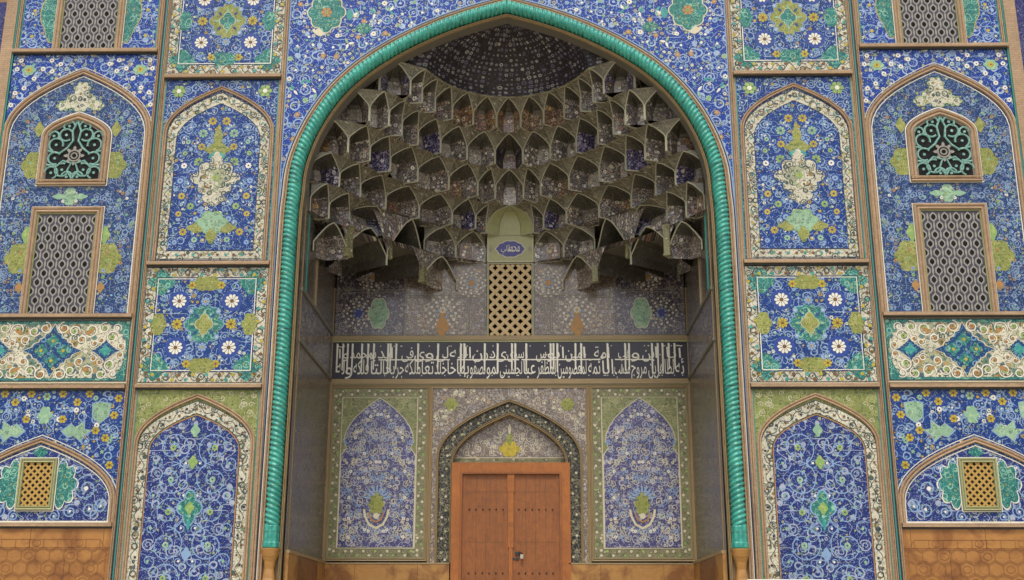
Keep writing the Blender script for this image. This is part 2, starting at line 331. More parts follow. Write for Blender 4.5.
    def moulding(s, P, wd, h, m, y0=0.0, closed=False, prof=None):
        """sweep a low rounded profile along a 2D path on the wall, proud by h"""
        prof = prof or [(-.5, 0), (-.5, .75), (-.36, 1), (-.14, .85), (-.04, .45), (.04, .45), (.14, .85), (.36, 1), (.5, .75), (.5, 0)]
        n = len(P); rows = []; u = 0; us = []
        for i in range(n):
            a = P[(i-1) % n] if (closed or i > 0) else P[i]; b = P[(i+1) % n] if (closed or i < n-1) else P[i]; c = P[i]
            d1 = Vector((c[0]-a[0], c[1]-a[1])); d2 = Vector((b[0]-c[0], b[1]-c[1]))
            if d1.length < 1e-6: d1 = d2.copy()
            if d2.length < 1e-6: d2 = d1.copy()
            d1.normalize(); d2.normalize(); n1 = Vector((-d1.y, d1.x)); n2 = Vector((-d2.y, d2.x)); nn = (n1+n2)
            if nn.length < 1e-3: nn = n1
            nn.normalize(); k = 1/max(nn.dot(n1), .45)
            if i: u += math.hypot(P[i][0]-P[i-1][0], P[i][1]-P[i-1][1])
            us.append(u); rows.append([(c[0]+nn.x*q[0]*wd*k, y0-q[1]*h, c[1]+nn.y*q[0]*wd*k) for q in prof])
        rng = range(n if closed else n-1)
        for i in rng:
            j = (i+1) % n; uj = us[j] if j else us[i]+.5
            for k in range(len(prof)-1):
                s.face([rows[i][k], rows[j][k], rows[j][k+1], rows[i][k+1]], m, [(us[i], prof[k][0]*wd), (uj, prof[k][0]*wd), (uj, prof[k+1][0]*wd), (us[i], prof[k+1][0]*wd)])
        if not closed:
            s.face(rows[0], m); s.face(rows[-1], m)
    def grid(s, rows, m, uvr=None, smooth=False, mf=None):
        for i in range(len(rows)-1):
            for j in range(len(rows[0])-1):
                q = [rows[i][j], rows[i][j+1], rows[i+1][j+1], rows[i+1][j]]
                u = [uvr[i][j], uvr[i][j+1], uvr[i+1][j+1], uvr[i+1][j]] if uvr else None
                s.face(q, mf(i, j) if mf else m, u, smooth)
    def tube(s, P, r, m, n=6):
        rows = []; u = 0; uvr = []
        for i, p in enumerate(P):
            p = Vector(p); a = Vector(P[max(i-1, 0)]); b = Vector(P[min(i+1, len(P)-1)]); t = (b-a)
            t = t.normalized() if t.length > 1e-6 else Vector((0, 0, 1))
            e1 = t.cross(Vector((0, 1, 0)))
            if e1.length < .2: e1 = t.cross(Vector((1, 0, 0)))
            e1.normalize(); e2 = t.cross(e1); u += (p-a).length
            rows.append([tuple(p+e1*r*math.cos(2*math.pi*k/n)+e2*r*math.sin(2*math.pi*k/n)) for k in range(n+1)])
            uvr.append([(k*.05, u) for k in range(n+1)])
        s.grid(rows, m, uvr, True)
    def build(s, name, parent=None, loc=(0, 0, 0), label=None, weld=False):
        me = bpy.data.meshes.new(name); me.from_pydata(s.v, [], s.f)
        for mm in s.mats: me.materials.append(MATS[mm])
        me.polygons.foreach_set('material_index', s.fm)
        me.polygons.foreach_set('use_smooth', s.smooth)
        ul = me.uv_layers.new(name='UVMap'); flat = []
        for u in s.uv:
            for a in u: flat += [a[0], a[1]]
        ul.data.foreach_set('uv', flat)
        if weld:
            bm = bmesh.new(); bm.from_mesh(me); bmesh.ops.remove_doubles(bm, verts=bm.verts, dist=1e-5); bm.to_mesh(me); bm.free()
        me.update()
        o = bpy.data.objects.new(name, me); COL.objects.link(o)
        if parent: o.parent = parent
        o.location = loc
        if label: o['label'] = label
        return o
def copy_tree(o, parent):
    c = o.copy(); COL.objects.link(c); c.parent = parent
    for ch in list(o.children): copy_tree(ch, c)
    return c
def mirror(o):
    c = copy_tree(o, o.parent); c.location.x = -o.location.x; c.scale.x = -1; return c

def arch(half, zs, za, zb, cx=0, n=18, p=.45):
    """four-centred arch outline from bottom-left up over the apex to bottom-right"""
    L = []
    for i in range(n+1):
        t = i/n; L.append((cx-half*(1-t**(1/p)) if t < 1 else cx, zs+(za-zs)*t))
    Rr = [(2*cx-x, z) for x, z in reversed(L[:-1])]
    return [(cx-half, zb)]+L+Rr+[(cx+half, zb)]
def rect(x0, x1, z0, z1): return [(x0, z0), (x0, z1), (x1, z1), (x1, z0)]
def in_arch(half, zs, za, zb, mg=0, p=.45):
    def f(q):
        x = abs(q[0])/(half-mg); z = q[1]
        if x >= 1 or z < zb+mg: return False
        return z < zs or (z-zs)/(za-mg-zs) < (1-x)**p
    return f

# ------------------------------------------------------------------ ground and paving
g = MB(); g.face([(-900, -900, 0), (900, -900, 0), (900, 900, 0), (-900, 900, 0)], 'paving', [(-900, -900), (900, -900), (900, 900), (-900, 900)])
o = g.build('forecourt'); o['kind'] = 'structure'

# ------------------------------------------------------------------ the mosque portal
root = bpy.data.objects.new('mosque_portal', None); COL.objects.link(root); root.empty_display_size = .5
root['label'] = 'tall blue tiled mosque portal with a stalactite vault inside a turquoise roped arch'
root['category'] = 'mosque portal'
PX = 8.06; IX = 5.39; TOP = 15.2; BACK = 3.74; HW = 3.73

# main arch: rope centre line (half), from the springing upward
ROPE = [(3.945, 2.84), (3.93, 6.0), (3.925, 8.6), (3.90, 9.2), (3.86, 9.75), (3.70, 10.32), (3.45, 10.85), (3.12, 11.33), (2.70, 11.75), (2.22, 12.10), (1.70, 12.40), (1.15, 12.66), (.58, 12.87), (0, 13.04)]
def resample(P, step):
    # Catmull-Rom then even spacing
    Q = []
    for i in range(len(P)-1):
        p0 = P[max(i-1, 0)]; p1 = P[i]; p2 = P[i+1]; p3 = P[min(i+2, len(P)-1)]
        for k in range(24):
            t = k/24
            Q.append(tuple(.5*((2*p1[d])+(-p0[d]+p2[d])*t+(2*p0[d]-5*p1[d]+4*p2[d]-p3[d])*t*t+(-p0[d]+3*p1[d]-3*p2[d]+p3[d])*t**3) for d in (0, 1)))
    Q.append(P[-1]); L = [0]
    for i in range(1, len(Q)): L.append(L[-1]+math.dist(Q[i], Q[i-1]))
    n = max(2, round(L[-1]/step)); out = []; j = 0
    for k in range(n+1):
        d = L[-1]*k/n
        while j < len(L)-2 and L[j+1] < d: j += 1
        f = (d-L[j])/max(L[j+1]-L[j], 1e-9); out.append((Q[j][0]+(Q[j+1][0]-Q[j][0])*f, Q[j][1]+(Q[j+1][1]-Q[j][1])*f))
    return out
def offset_half(P, d):
    out = []
    for i in range(len(P)):
        a = P[max(i-1, 0)]; b = P[min(i+1, len(P)-1)]; dx, dz = b[0]-a[0], b[1]-a[1]
        if i == len(P)-1: dx, dz = P[i][0]-P[i-1][0], P[i][1]-P[i-1][1]
        l = math.hypot(dx, dz); x, z = P[i][0]+dz/l*d, P[i][1]-dx/l*d
        out.append((max(x, 0) if i < len(P)-1 else x, z))
    # close on the axis
    x, z = out[-1]; 
    dz = (P[-1][1]-P[-2][1])/(P[-1][0]-P[-2][0]); out[-1] = (0, z-dz*x)
    return [p for k, p in enumerate(out) if k == len(out)-1 or p[0] > .02]
arc = resample(ROPE, .16)
def whole(h): return h+[(-x, z) for x, z in reversed(h[:-1])]
INN = offset_half(arc, -.185); IN0 = [(x, z) for x, z in INN]
OUT = offset_half(arc, .135)

# facade wall behind the panels: strips between opening edge and outer rectangle
fb = MB(); OW = 9.70
edge = [(INN[0][0], 0)]+INN
for sg in (1, -1):
    for i in range(len(edge)-1):
        a, b = edge[i], edge[i+1]
        fb.face([(sg*a[0], .02, a[1]), (sg*OW, .02, a[1]), (sg*OW, .02, b[1]), (sg*b[0], .02, b[1])], 'rough_brick')
        fb.face([(sg*a[0], .02, a[1]), (sg*a[0], .26, a[1]), (sg*b[0], .26, b[1]), (sg*b[0], .02, b[1])], 'rib_grey')
fb.face([(-OW, .02, edge[-1][1]), (OW, .02, edge[-1][1]), (OW, .02, TOP), (-OW, .02, TOP)], 'rough_brick')
fb.box(-OW, -3.95, .021, 9, 0, TOP-.01, 'rough_brick'); fb.box(3.95, OW, .021, 9, 0, TOP-.01, 'rough_brick')
fb.box(-3.96, 3.96, 4.4, 9, 0, TOP-.01, 'rough_brick'); fb.box(-3.96, 3.96, .3, 4.41, 13.4, TOP-.01, 'rough_brick')
fb.build('facade_wall', root)

# ---- rope moulding
def helix_rope():
    b = MB(); r0 = .128; pitch = .088; step = .0125; pts = resample(ROPE, step); n = 20
    start = next(i for i, p in enumerate(pts) if p[1] > 3.2)
    for sg in (1, -1):
        rows = []; uvr = []; s = 0
        for i in range(start, len(pts)):
            p = pts[i]; a = pts[max(i-1, 0)]; q = pts[min(i+1, len(pts)-1)]
            dx, dz = q[0]-a[0], q[1]-a[1]; l = math.hypot(dx, dz); nx, nz = dz/l, -dx/l; s = i*step; row = []; ur = []
            if i == len(pts)-1: nx, nz = 0, 1
            for k in range(n+1):
                ph = 2*math.pi*k/n; rr = r0*(.70+.32*abs(math.sin(1.5*ph+math.pi*s/pitch))**.75)*(1+.02*math.sin(s*13.7+1)+.015*math.sin(s*41))
                # squash: strands run round the roll
                row.append((sg*(p[0]+nx*rr*math.cos(ph)), -.06-rr*math.sin(ph)*1.0, p[1]+nz*rr*math.cos(ph))); ur.append((ph*.13, s))
            rows.append(row); uvr.append(ur)
        b.grid(rows, 'rope_turquoise', uvr, True)
    return b
rope = helix_rope().build('rope_moulding', root, weld=True)
for sg in (1, -1):
    b = MB(); rows = []; uvr = []
    for z, rr in ((2.84, .125), (2.86, .14), (2.93, .14), (2.95, .128), (3.16, .128), (3.2, .13), (3.22, .12)):
        rows.append([(rr*(1+.05*math.cos(8*2*math.pi*k/48))*math.cos(2*math.pi*k/48), -rr*(1+.05*math.cos(8*2*math.pi*k/48))*math.sin(2*math.pi*k/48), z) for k in range(49)])
        uvr.append([(k*.02, z) for k in range(49)])
    b.grid(rows, 'rope_turquoise', uvr, True); b.build('rope_socket', rope, (sg*3.945, -.06, 0))
# vase pedestals of marble under the rope
prof = [(0, .21), (.35, .21), (.4, .16), (.55, .12), (1.0, .15), (1.5, .2), (1.9, .23), (2.15, .2), (2.35, .13), (2.5, .1), (2.62, .12), (2.72, .17), (2.82, .2), (2.84, .2)]
b = MB(); rows = []; uvr = []
for z, rr in prof:
    rows.append([(rr*.8*math.copysign(abs(math.cos(a))**.7, math.cos(a)), -rr*.75*math.copysign(abs(math.sin(a))**.7, math.sin(a)), z) for a in [2*math.pi*k/24 for k in range(25)]]); uvr.append([(k*.05, z) for k in range(25)])
b.grid(rows, 'orange_marble', uvr, True); b.face([r for r in rows[-1][:-1]], 'orange_marble')
ped = b.build('vase_pedestal', root, (3.945, -.06, 0), 'carved orange marble vase pedestal under the turquoise rope'); mirror(ped)

# ---- tan and line strips that follow the rope, then the big spandrels
def strips():
    b = MB()
    o1 = offset_half(arc, .135); o2 = offset_half(arc, .21); o3 = offset_half(arc, .235); o4 = offset_half(arc, .255); o5 = offset_half(arc, .275); o6 = offset_half(arc, .30)
    i1 = offset_half(arc, -.135); i2 = offset_half(arc, -.185)
    return b
def equal(h1, h2):
    n = 90; return resample_even(h1, n), resample_even(h2, n)
def resample_even(P, n):
    L = [0]
    for i in range(1, len(P)): L.append(L[-1]+math.dist(P[i], P[i-1]))
    out = []; j = 0
    for k in range(n+1):
        d = L[-1]*k/n
        while j < len(L)-2 and L[j+1] < d: j += 1
        f = (d-L[j])/max(L[j+1]-L[j], 1e-9); out.append((P[j][0]+(P[j+1][0]-P[j][0])*f, P[j][1]+(P[j+1][1]-P[j][1])*f))
    return out
arcF = [(3.945, .6)]+arc      # the strips run down beside the pedestal too
b = MB()
b.moulding(whole(offset_half(arcF, .172)), .075, .05, 'brick_strip')
b.moulding(whole(offset_half(arcF, -.165)), .05, .06, 'tan_strip')
for (d, wd, mt, L) in ((.222, .02, 'white_glaze', 2), (.243, .026, 'dark_line', 3), (.266, .022, 'light_blue_glaze', 2)):
    b.ribbon(whole(offset_half(arcF, d)), wd, mt, L)
b.build('arch_border', root)
# spandrel field
def spandrel():
    b = MB(); e = offset_half(arc, .277); X1 = 4.195
    e = [p for p in e if p[1] > 8.3]
    for i in range(len(e)-1):
        a, c = e[i], e[i+1]
        b.face([(a[0], -.004, a[1]), (X1, -.004, a[1]), (X1, -.004, c[1]), (c[0], -.004, c[1])], 'tile_spandrel')
    z = e[-1][1]; b.face([(0, -.004, z), (X1, -.004, z), (X1, -.004, TOP), (0, -.004, TOP)], 'tile_spandrel')
    def inside(q):
        if q[0] > X1-.05 or q[1] > TOP-.05 or q[0] < 0: return False
        return min(math.dist(q, r) for r in e[::2]) > .07 and not below(q)
    def below(q):
        for i in range(len(e)-1):
            if e[i+1][0] <= q[0] <= e[i][0]: return q[1] < e[i][1]+(e[i+1][1]-e[i][1])*(e[i][0]-q[0])/max(e[i][0]-e[i+1][0], 1e-6)
        return q[0] < e[-1][0]
    rnd = random.Random(4)
    for gz in range(26):
        for gx in range(14):
            c = (.1+gx*.31+(.15 if gz % 2 else 0)+rnd.uniform(-.06, .06), 9.2+gz*.235+rnd.uniform(-.05, .05))
            if not inside(c) or math.dist(c, (3.48, 12.95)) < .52: continue
            q = rnd.random()
            if q < .42: b.spiral(c, .15, 1.5, 1 if (gx+gz) % 2 else -1, rnd.uniform(0, 6), .009, 'light_blue_glaze', 1, True, 'white_glaze', inside)
            elif q < .8: b.rosette(c, rnd.uniform(.034, .062), 8, rnd.choice(['white_glaze', 'light_blue_glaze', 'pale_glaze', 'white_glaze']), rnd.choice(['blue_glaze', 'yellow_glaze', 'green_glaze']), 3)
            elif q < .9: b.rosette(c, .055, 6, 'orange_glaze', 'cream_line', 3)
            else:
                for k in range(3): b.leaf(c, rnd.uniform(0, 6), .13, .05, rnd.choice(['pale_glaze', 'turquoise_glaze', 'white_glaze']), 3)
    c = (3.48, 12.97)
    b.lobed(c, .32, .36, 'tile_turq', 5, 8, .16, .12, 'cream_line', .02)
    b.rosette(c, .11, 6, 'orange_glaze', 'green_glaze', 7); b.lobed((c[0]+.1, c[1]-.42), .1, .08, 'cream_line', 5)
    b.lobed((c[0]+.45*-1, c[1]-.05), .06, .1, 'turquoise_glaze', 5); b.lobed((2.75, 12.62), .13, .1, 'tile_turq', 5)
    b.lobed((3.0, 14.2), .4, .4, 'tile_turq', 5, 8, .16, .12, 'cream_line', .02)
    # edge line
    b.flat(rect(X1-.022, X1, 2.84, TOP), 'light_blue_glaze', 2)
    return b
sp = spandrel().build('spandrel_panel', root, (0, 0, 0), 'blue spandrel with scrolling vines and a turquoise medallion'); mirror(sp)

# ---- brick strips: verticals and ledges
def vstrip(x, wd, z0=0, z1=TOP, h=.05, name='brick_border'):
    b = MB(); b.moulding([(0, z0), (0, z1)], wd, h, 'brick_strip')
    return b
for x, wd in ((4.235, .07), (6.53, .05), (6.65, .05)): mirror(vstrip(x, wd).build('brick_border', root, (x, 0, 0)))
b = MB(); b.box(-.11, .11, -.05, .01, 0, TOP, 'brick_strip'); b.box(-.14, -.111, -.03, .01, 0, TOP, 'teal_line'); mirror(b.build('brick_border', root, (9.6, 0, 0)))
b = MB()
b.flat(rect(-.036, -.012, 0, TOP), 'dark_line', 1); b.flat(rect(-.012, .012, 0, TOP), 'teal_line', 1); b.flat(rect(.012, .036, 0, TOP), 'dark_line', 1)
mirror(b.build('glazed_line', root, (6.59, -.01, 0)))
def ledge(x0, x1, z):
    b = MB(); b.box(x0, x1, -.10, .01, z-.032, z+.03, 'brick_strip'); b.box(x0, x1, -.05, .01, z-.065, z-.033, 'steel_and_shadow')  # the dark lower strip paints the ledge's shadow on the wall
    return b
for x0, x1, z in ((6.68, 9.47, 12.16), (6.68, 9.47, 6.91), (6.68, 9.47, 5.62), (4.275, 6.50, 11.61), (4.275, 6.50, 7.89), (4.275, 6.50, 5.63), (6.68, 9.47, 3.235)):
    cx = (x0+x1)/2; o = ledge(x0-cx, x1-cx, z).build('brick_ledge', root, (cx, 0, 0)); mirror(o)

# ---- borders of small flowers between two outlines
def floral_band(b, A, B, m='tile_white', L=0, step=.125, line='dark_line', fl=('brown_core', 'turquoise_glaze', 'yellow_glaze'), lw=.011, scroll=.010):
    b.band(A, B, m, L); b.ribbon(A, lw, line, L+2); b.ribbon(B, lw, line, L+2)
    # wavy vine down the middle with florets
    mid = [((a[0]+c[0])/2, (a[1]+c[1])/2) for a, c in zip(A, B)]
    wd = math.dist(A[len(A)//2], B[len(B)//2]); wd = min(wd, math.dist(A[0], B[0]) or wd)
    tot = sum(math.dist(mid[i], mid[i+1]) for i in range(len(mid)-1)); n = int(tot/.02)+2
    M = resample_even(mid, n); W = []
    for i, p in enumerate(M):
        a = M[max(i-1, 0)]; c = M[min(i+1, n)]; l = math.dist(a, c) or 1; nx, nz = -(c[1]-a[1])/l, (c[0]-a[0])/l
        k = math.sin(2*math.pi*i*.02/(step*2))*wd*.24; W.append((p[0]+nx*k, p[1]+nz*k))
    b.ribbon(W, scroll, line, L+3)
    per = max(2, int(step/.02))
    for j, i in enumerate(range(per//2, n, per)):
        a = M[max(i-1, 0)]; c = M[min(i+1, n)]; l = math.dist(a, c) or 1; nx, nz = -(c[1]-a[1])/l, (c[0]-a[0])/l
        sgn = -1 if math.sin(2*math.pi*i*.02/(step*2)) > 0 else 1
        q = (M[i][0]+nx*wd*.17*sgn, M[i][1]+nz*wd*.17*sgn)
        b.disc(q, wd*.12, fl[j % len(fl)], L+4, 8)
def rect_loop(x0, x1, z0, z1): return [(x0, z0), (x0, z1), (x1, z1), (x1, z0), (x0, z0)]
def sub_rect(x0, x1, z0, z1, n=14):
    P = []; c = rect_loop(x0, x1, z0, z1)
    for i in range(4):
        for k in range(n): P.append((c[i][0]+(c[i+1][0]-c[i][0])*k/n, c[i][1]+(c[i+1][1]-c[i][1])*k/n))
    return P+[c[0]]

# ---- inner square panels (two heights)
def square_panel(z0, z1, seed, mid_='tile_turq', side='tile_yellowgreen'):
    W = 1.10; cz = (z0+z1)/2
    holder = MB(); holder.flat(rect(-W-.02, W+.02, z0-.02, z1+.02), 'cream_line', 0); 
    P = holder.build('tile_panel', root, (IX, 0, 0), 'square blue tile panel with white rosettes in a white flowered frame')
    b = MB(); floral_band(b, sub_rect(-W, W, z0, z1), sub_rect(-W+.19, W-.19, z0+.19, z1-.19), 'tile_white', 1)
    b.ribbon(rect_loop(-W+.215, W-.215, z0+.215, z1-.215), .018, 'white_glaze', 3); b.build('panel_border', P)
    b = MB(); w2 = W-.22; h2 = (z1-z0)/2-.22
    b.flat(rect(-w2-.03, w2+.03, cz-h2-.03, cz+h2+.03), 'tile_bright', 1)
    rnd = random.Random(seed)
    for sx in (-1, 1):
        for sz in (-1, 1):
            c = (sx*w2*.54, cz+sz*h2*.51)
            b.disc(c, .19, 'blue_glaze', 2, 16); b.rosette(c, .13, 10, 'white_glaze', 'brown_core', 4)
            b.lobed((sx*w2*.93, cz+sz*h2*.93), .2, .2, 'tile_turq', 2, 4, .2, .1)
            b.rosette((sx*w2*.3, cz+sz*h2*.86), .075, 6, 'yellow_glaze', 'brown_core', 4)
            b.rosette((sx*w2*.28, cz+sz*h2*.28+0), .05, 6, 'light_blue_glaze', 'white_glaze', 4)
            for k in range(9):
                a = rnd.uniform(0, 6.28); q = (sx*w2*(.1+.8*rnd.random()), cz+sz*h2*(.1+.8*rnd.random()))
                if math.dist(q, c) > .22: b.spiral(q, .09, 1.1, sx*sz, a, .012, 'light_blue_glaze', 1.5, True, rnd.choice(['white_glaze', 'light_blue_glaze', 'green_glaze']))
        b.rosette((sx*w2*.55, cz), .1, 8, 'yellow_glaze', 'brown_core', 4)
        b.lobed((sx*w2*.93, cz), .13, .19, side, 3, 6, .2, .1)
        b.lobed((0, cz+sx*h2*.9), .25, .13, side, 3, 6, .2, .1)
        b.rosette((0, cz+sx*h2*.5), .085, 8, 'light_blue_glaze', 'yellow_glaze', 4, 'deep_blue_glaze')
    b.lobed((0, cz), .3, .34, mid_, 3, 8, .25, .12, 'light_blue_glaze', .012)
    b.lobed((0, cz), .13, .15, side, 5, 4, .3, .1, 'cream_line', .01)
    for a in range(8): b.leaf((.16*math.cos(a*.785), cz+.17*math.sin(a*.785)), a*.785, .11, .05, 'deep_blue_glaze' if a % 2 else 'pale_glaze', 6)
    b.build('panel_field', P); return P
mirror(square_panel(5.70, 7.82, 3)); 
p1 = square_panel(11.68, 13.92, 5, 'tile_yellowgreen', 'tile_turq'); p1['label'] = 'upper square blue panel with white rosettes and a yellow centre'; mirror(p1)

# ---- inner arched panel, middle height
def mid_arch_panel():
    W = 1.09; z0, z1 = 7.95, 11.56
    h = MB(); h.flat(rect(-W-.02, W+.02, z0-.02, z1+.02), 'tile_bright', 0)
    P = h.build('tile_panel', root, (IX, 0, 0), 'tall arched blue panel with a white flowered border and a white cartouche')
    A = arch(1.05, 10.45, 11.44, z0); B_ = arch(.965, 10.42, 11.3, z0+.0); C = arch(.79, 10.3, 11.06, z0+.2)
    b = MB(); b.moulding(arch(1.01, 10.43, 11.375, z0), .07, .045, 'brick_strip')
    for sx in (-1, 1): b.flat(rect(sx*1.083, sx*1.062, z0, z1), 'teal_line', 3); b.flat(rect(sx*1.12, sx*1.084, z0, z1), 'brick_strip', 3)
    b.build('arch_moulding', P)
    b = MB(); A2 = resample_even(arch(.965, 10.42, 11.29, z0+.02), 80); C2 = resample_even(arch(.79, 10.3, 11.06, z0+.02), 80)
    floral_band(b, A2, C2, 'tile_white', 2); b.flat(rect(-.96, .96, z0+.012, z0+.19), 'tile_white', 4); b.ribbon([(-.8, z0+.19), (.8, z0+.19)], .018, 'dark_line', 6)
    b.ribbon([(-.95, z0+.03), (.95, z0+.03)], .014, 'dark_line', 6)
    for k in range(11): b.disc((-.75+k*.15, z0+.11), .028, ('brown_core', 'turquoise_glaze')[k % 2], 7, 8)
    b.build('panel_border', P)
    b = MB(); b.flat(arch(.80, 10.3, 11.07, z0+.2), 'tile_bright', 1.5)
    for sx in (-1, 1):
        for (x, z, mt, r) in ((.13, 10.7, 'yellow_glaze', .085), (.29, 10.45, 'pale_glaze', .09), (.3, 10.18, 'yellow_glaze', .075), (.56, 10.28, 'pale_glaze', .05), (.33, 9.88, 'green_glaze', .09), (.6, 9.8, 'white_glaze', .06), (.42, 9.58, 'yellow_glaze', .085), (.65, 9.5, 'light_blue_glaze', .06), (.6, 9.2, 'yellow_glaze', .07), (.42, 9.0, 'green_glaze', .07), (.63, 8.85, 'yellow_glaze', .06), (.3, 8.75, 'light_blue_glaze', .06), (.52, 8.5, 'yellow_glaze', .075), (.3, 8.35, 'pale_glaze', .06), (.66, 8.3, 'light_blue_glaze', .05), (.11, 10.3, 'light_blue_glaze', .045), (.6, 10.05, 'green_glaze', .05)):
            b.disc((sx*x, z), r*1.35, 'blue_glaze', 2.4, 14); b.rosette((sx*x, z), r, 8, mt, 'deep_blue_glaze', 4)
        rnd = random.Random(8)
        for k in range(44):
            q = (rnd.uniform(.08, .72), rnd.uniform(8.2, 10.7))
            if in_arch(.79, 10.3, 11.05, 8.15, .1)(q): b.spiral((sx*q[0], q[1]), .085, 1.1, sx*(1 if k % 2 else -1), rnd.uniform(0, 6), .011, 'light_blue_glaze', 2, True, rnd.choice(['white_glaze', 'light_blue_glaze']))
    b.lobed((0, 10.12), .19, .13, 'tile_yellowgreen', 5, 6, .2, .2); b.lobed((0, 10.36), .07, .2, 'tile_yellowgreen', 6, 4, .2, .3)
    b.lobed((0, 9.98), .13, .1, 'turquoise_glaze', 6, 4, .2, .1)
    b.lobed((0, 9.55), .34, .34, 'tile_white', 5, 8, .3, .22, 'deep_blue_glaze', .03); b.lobed((0, 9.55), .2, .2, 'tile_cartouche', 6, 8, .3, .2, 'dark_line', .015)
    b.lobed((0, 9.16), .17, .14, 'tile_white', 5.5, 4, .2, .2); b.lobed((0, 9.92), .1, .13, 'tile_white', 6.5, 4, .2, .2)
    b.rosette((0, 9.56), .07, 6, 'green_glaze', 'yellow_glaze', 8)
    b.lobed((0, 8.68), .22, .19, 'tile_pale', 5, 6, .2, .15, 'green_glaze', .02); b.lobed((.27, 8.58), .15, .09, 'tile_yellowgreen', 4.6, 4, .2, .2); b.lobed((-.27, 8.58), .15, .09, 'tile_yellowgreen', 4.6, 4, .2, .2)
    b.lobed((0, 8.42), .09, .12, 'tile_yellowgreen', 5, 4, .2, .2)
    for sx in (-1, 1):
        b.rosette((sx*.82, 11.32), .13, 6, 'green_glaze', 'light_blue_glaze', 3); b.disc((sx*.82, 11.32), .045, 'white_glaze', 6)
        b.spiral((sx*.98, 11.02), .08, 1.2, sx, 1, .011, 'light_blue_glaze', 2); b.spiral((sx*.5, 11.46), .06, 1.2, sx, 1, .011, 'light_blue_glaze', 2)
    b.build('panel_field', P); return P
mirror(mid_arch_panel())

# ---- inner arched panel, lowest
def low_arch_panel():
    z0, z1 = .9, 5.58; W = 1.1
    h = MB(); h.flat(rect(-W, W, z0, z1), 'tile_green', 0)
    P = h.build('tile_panel', root, (IX, 0, 0), 'tall arched indigo panel of spiral vines under yellow green corners')
    b = MB(); b.moulding(arch(1.02, 4.6, 5.46, z0), .075, .045, 'brick_strip')
    for sx in (-1, 1): b.flat(rect(sx*1.083, sx*1.066, z0, z1), 'teal_line', 3); b.flat(rect(sx*1.12, sx*1.084, z0, z1), 'brick_strip', 3)
    b.build('arch_moulding', P)
    b = MB(); A2 = resample_even(arch(.985, 4.58, 5.37, z0), 120); C2 = resample_even(arch(.8, 4.5, 5.15, z0), 120)
    floral_band(b, A2, C2, 'tile_white', 2, .17, 'dark_line', ('brown_core', 'dark_line', 'brown_core'))
    b.ribbon(resample_even(arch(.785, 4.49, 5.125, z0), 80), .018, 'orange_glaze', 4); b.build('panel_border', P)
    b = MB(); ins = in_arch(.78, 4.45, 5.1, z0, .03); b.flat(arch(.79, 4.5, 5.135, z0), 'tile_low', 1)
    for sx in (-1, 1):
        for j, z in enumerate((4.55, 4.0, 3.45, 2.9, 2.35, 1.8, 1.3)):
            d = 1 if j % 2 else -1
            b.spiral((sx*.36, z), .31, 1.6, sx*d, 1.57*d, .017, 'light_blue_glaze', 2, True, 'white_glaze', ins)
            b.spiral((sx*.64, z-.27), .15, 1.3, -sx*d, 0, .014, 'light_blue_glaze', 2.5, True, 'pale_glaze', ins)
            b.spiral((sx*.12, z-.27), .12, 1.2, sx*d, 2, .013, 'light_blue_glaze', 2.5, True, 'white_glaze', ins)
            b.rosette((sx*.36, z), .055, 6, 'pale_glaze' if j % 2 else 'green_glaze', 'blue_glaze', 5)
    for j, z in enumerate((4.85, 4.3, 2.75, 2.2, 1.5)): b.lobed((0, z), .07, .09, ('pale_glaze', 'green_glaze', 'light_blue_glaze')[j % 3], 5, 4, .2, .2)
    c = (0, 3.52); b.lobed(c, .16, .2, 'tile_turq', 6, 4, .3, .3, 'light_blue_glaze', .02); b.lobed(c, .07, .08, 'green_glaze', 8, 4); b.lobed((0, 3.24), .03, .08, 'turquoise_glaze', 6)
    rnd = random.Random(2)
    for sx in (-1, 1):
        for k in range(26):
            q = (rnd.uniform(.1, 1.02), rnd.uniform(4.8, 5.5))
            if not in_arch(1.1, 4.62, 5.56, 0)(q): b.spiral((sx*q[0], q[1]), .05, 1.1, sx, rnd.uniform(0, 6), .01, 'cream_line', 2, True, 'green_glaze')
    b.build('panel_field', P); return P
mirror(low_arch_panel())

# ---- window lattices
def frame_strip(b, P, wd, h, closed=False):
    b.moulding(P, wd, h, 'brick_strip', closed=closed)
def diamond_window(name, x0, x1, z0, z1, parent, loc, label=None):
    """white outlined diamond openings in a dark pierced tile screen"""
    b = MB(); b.box(x0, x1, -.002, .05, z0, z1, 'grille_dark')
    cols = 5; px = (x1-x0)/cols; pz = .34; n = int((z1-z0)/(pz/2))
    for r in range(n):
        z = z0+(r+.5)*pz/2
        for c in range(cols+1):
            x = x0+c*px+(px/2 if r % 2 else 0)
            if x > x1+1e-3: continue
            a, e = px*.31, pz*.30
            P = [(x, z-e), (x+a, z-e*.35), (x+a, z+e*.35), (x, z+e), (x-a, z+e*.35), (x-a, z-e*.35)]
            P = [(min(max(p[0], x0), x1), min(max(p[1], z0), z1)) for p in P]
            if r % 2 or 0 < c < cols or True:
                b.flat(P, 'grille_white', 1)
                Q = [(x+(p[0]-x)*.62, z+(p[1]-z)*.62) for p in P]; b.flat(Q, 'black_void', 3); b.ribbon([(x-px*.5, z-.075), (x-px*.44, z), (x-px*.5, z+.075)], .014, 'grille_white', 2) if x-px*.5 > x0+.02 else None; b.ribbon([(x-px*.5, z-.075), (x-px*.56, z), (x-px*.5, z+.075)], .014, 'grille_white', 2) if x-px*.6 > x0+.02 else None
                b.flat([(x-px*.5+.02*0-.012, z-.03), (x-px*.5+.012, z-.03), (x-px*.5+.012, z+.03), (x-px*.5-.012, z+.03)] if x-px*.5 > x0+.02 else [(x, z), (x+.001, z), (x, z+.001)], 'grille_white', 1.5)
    return b
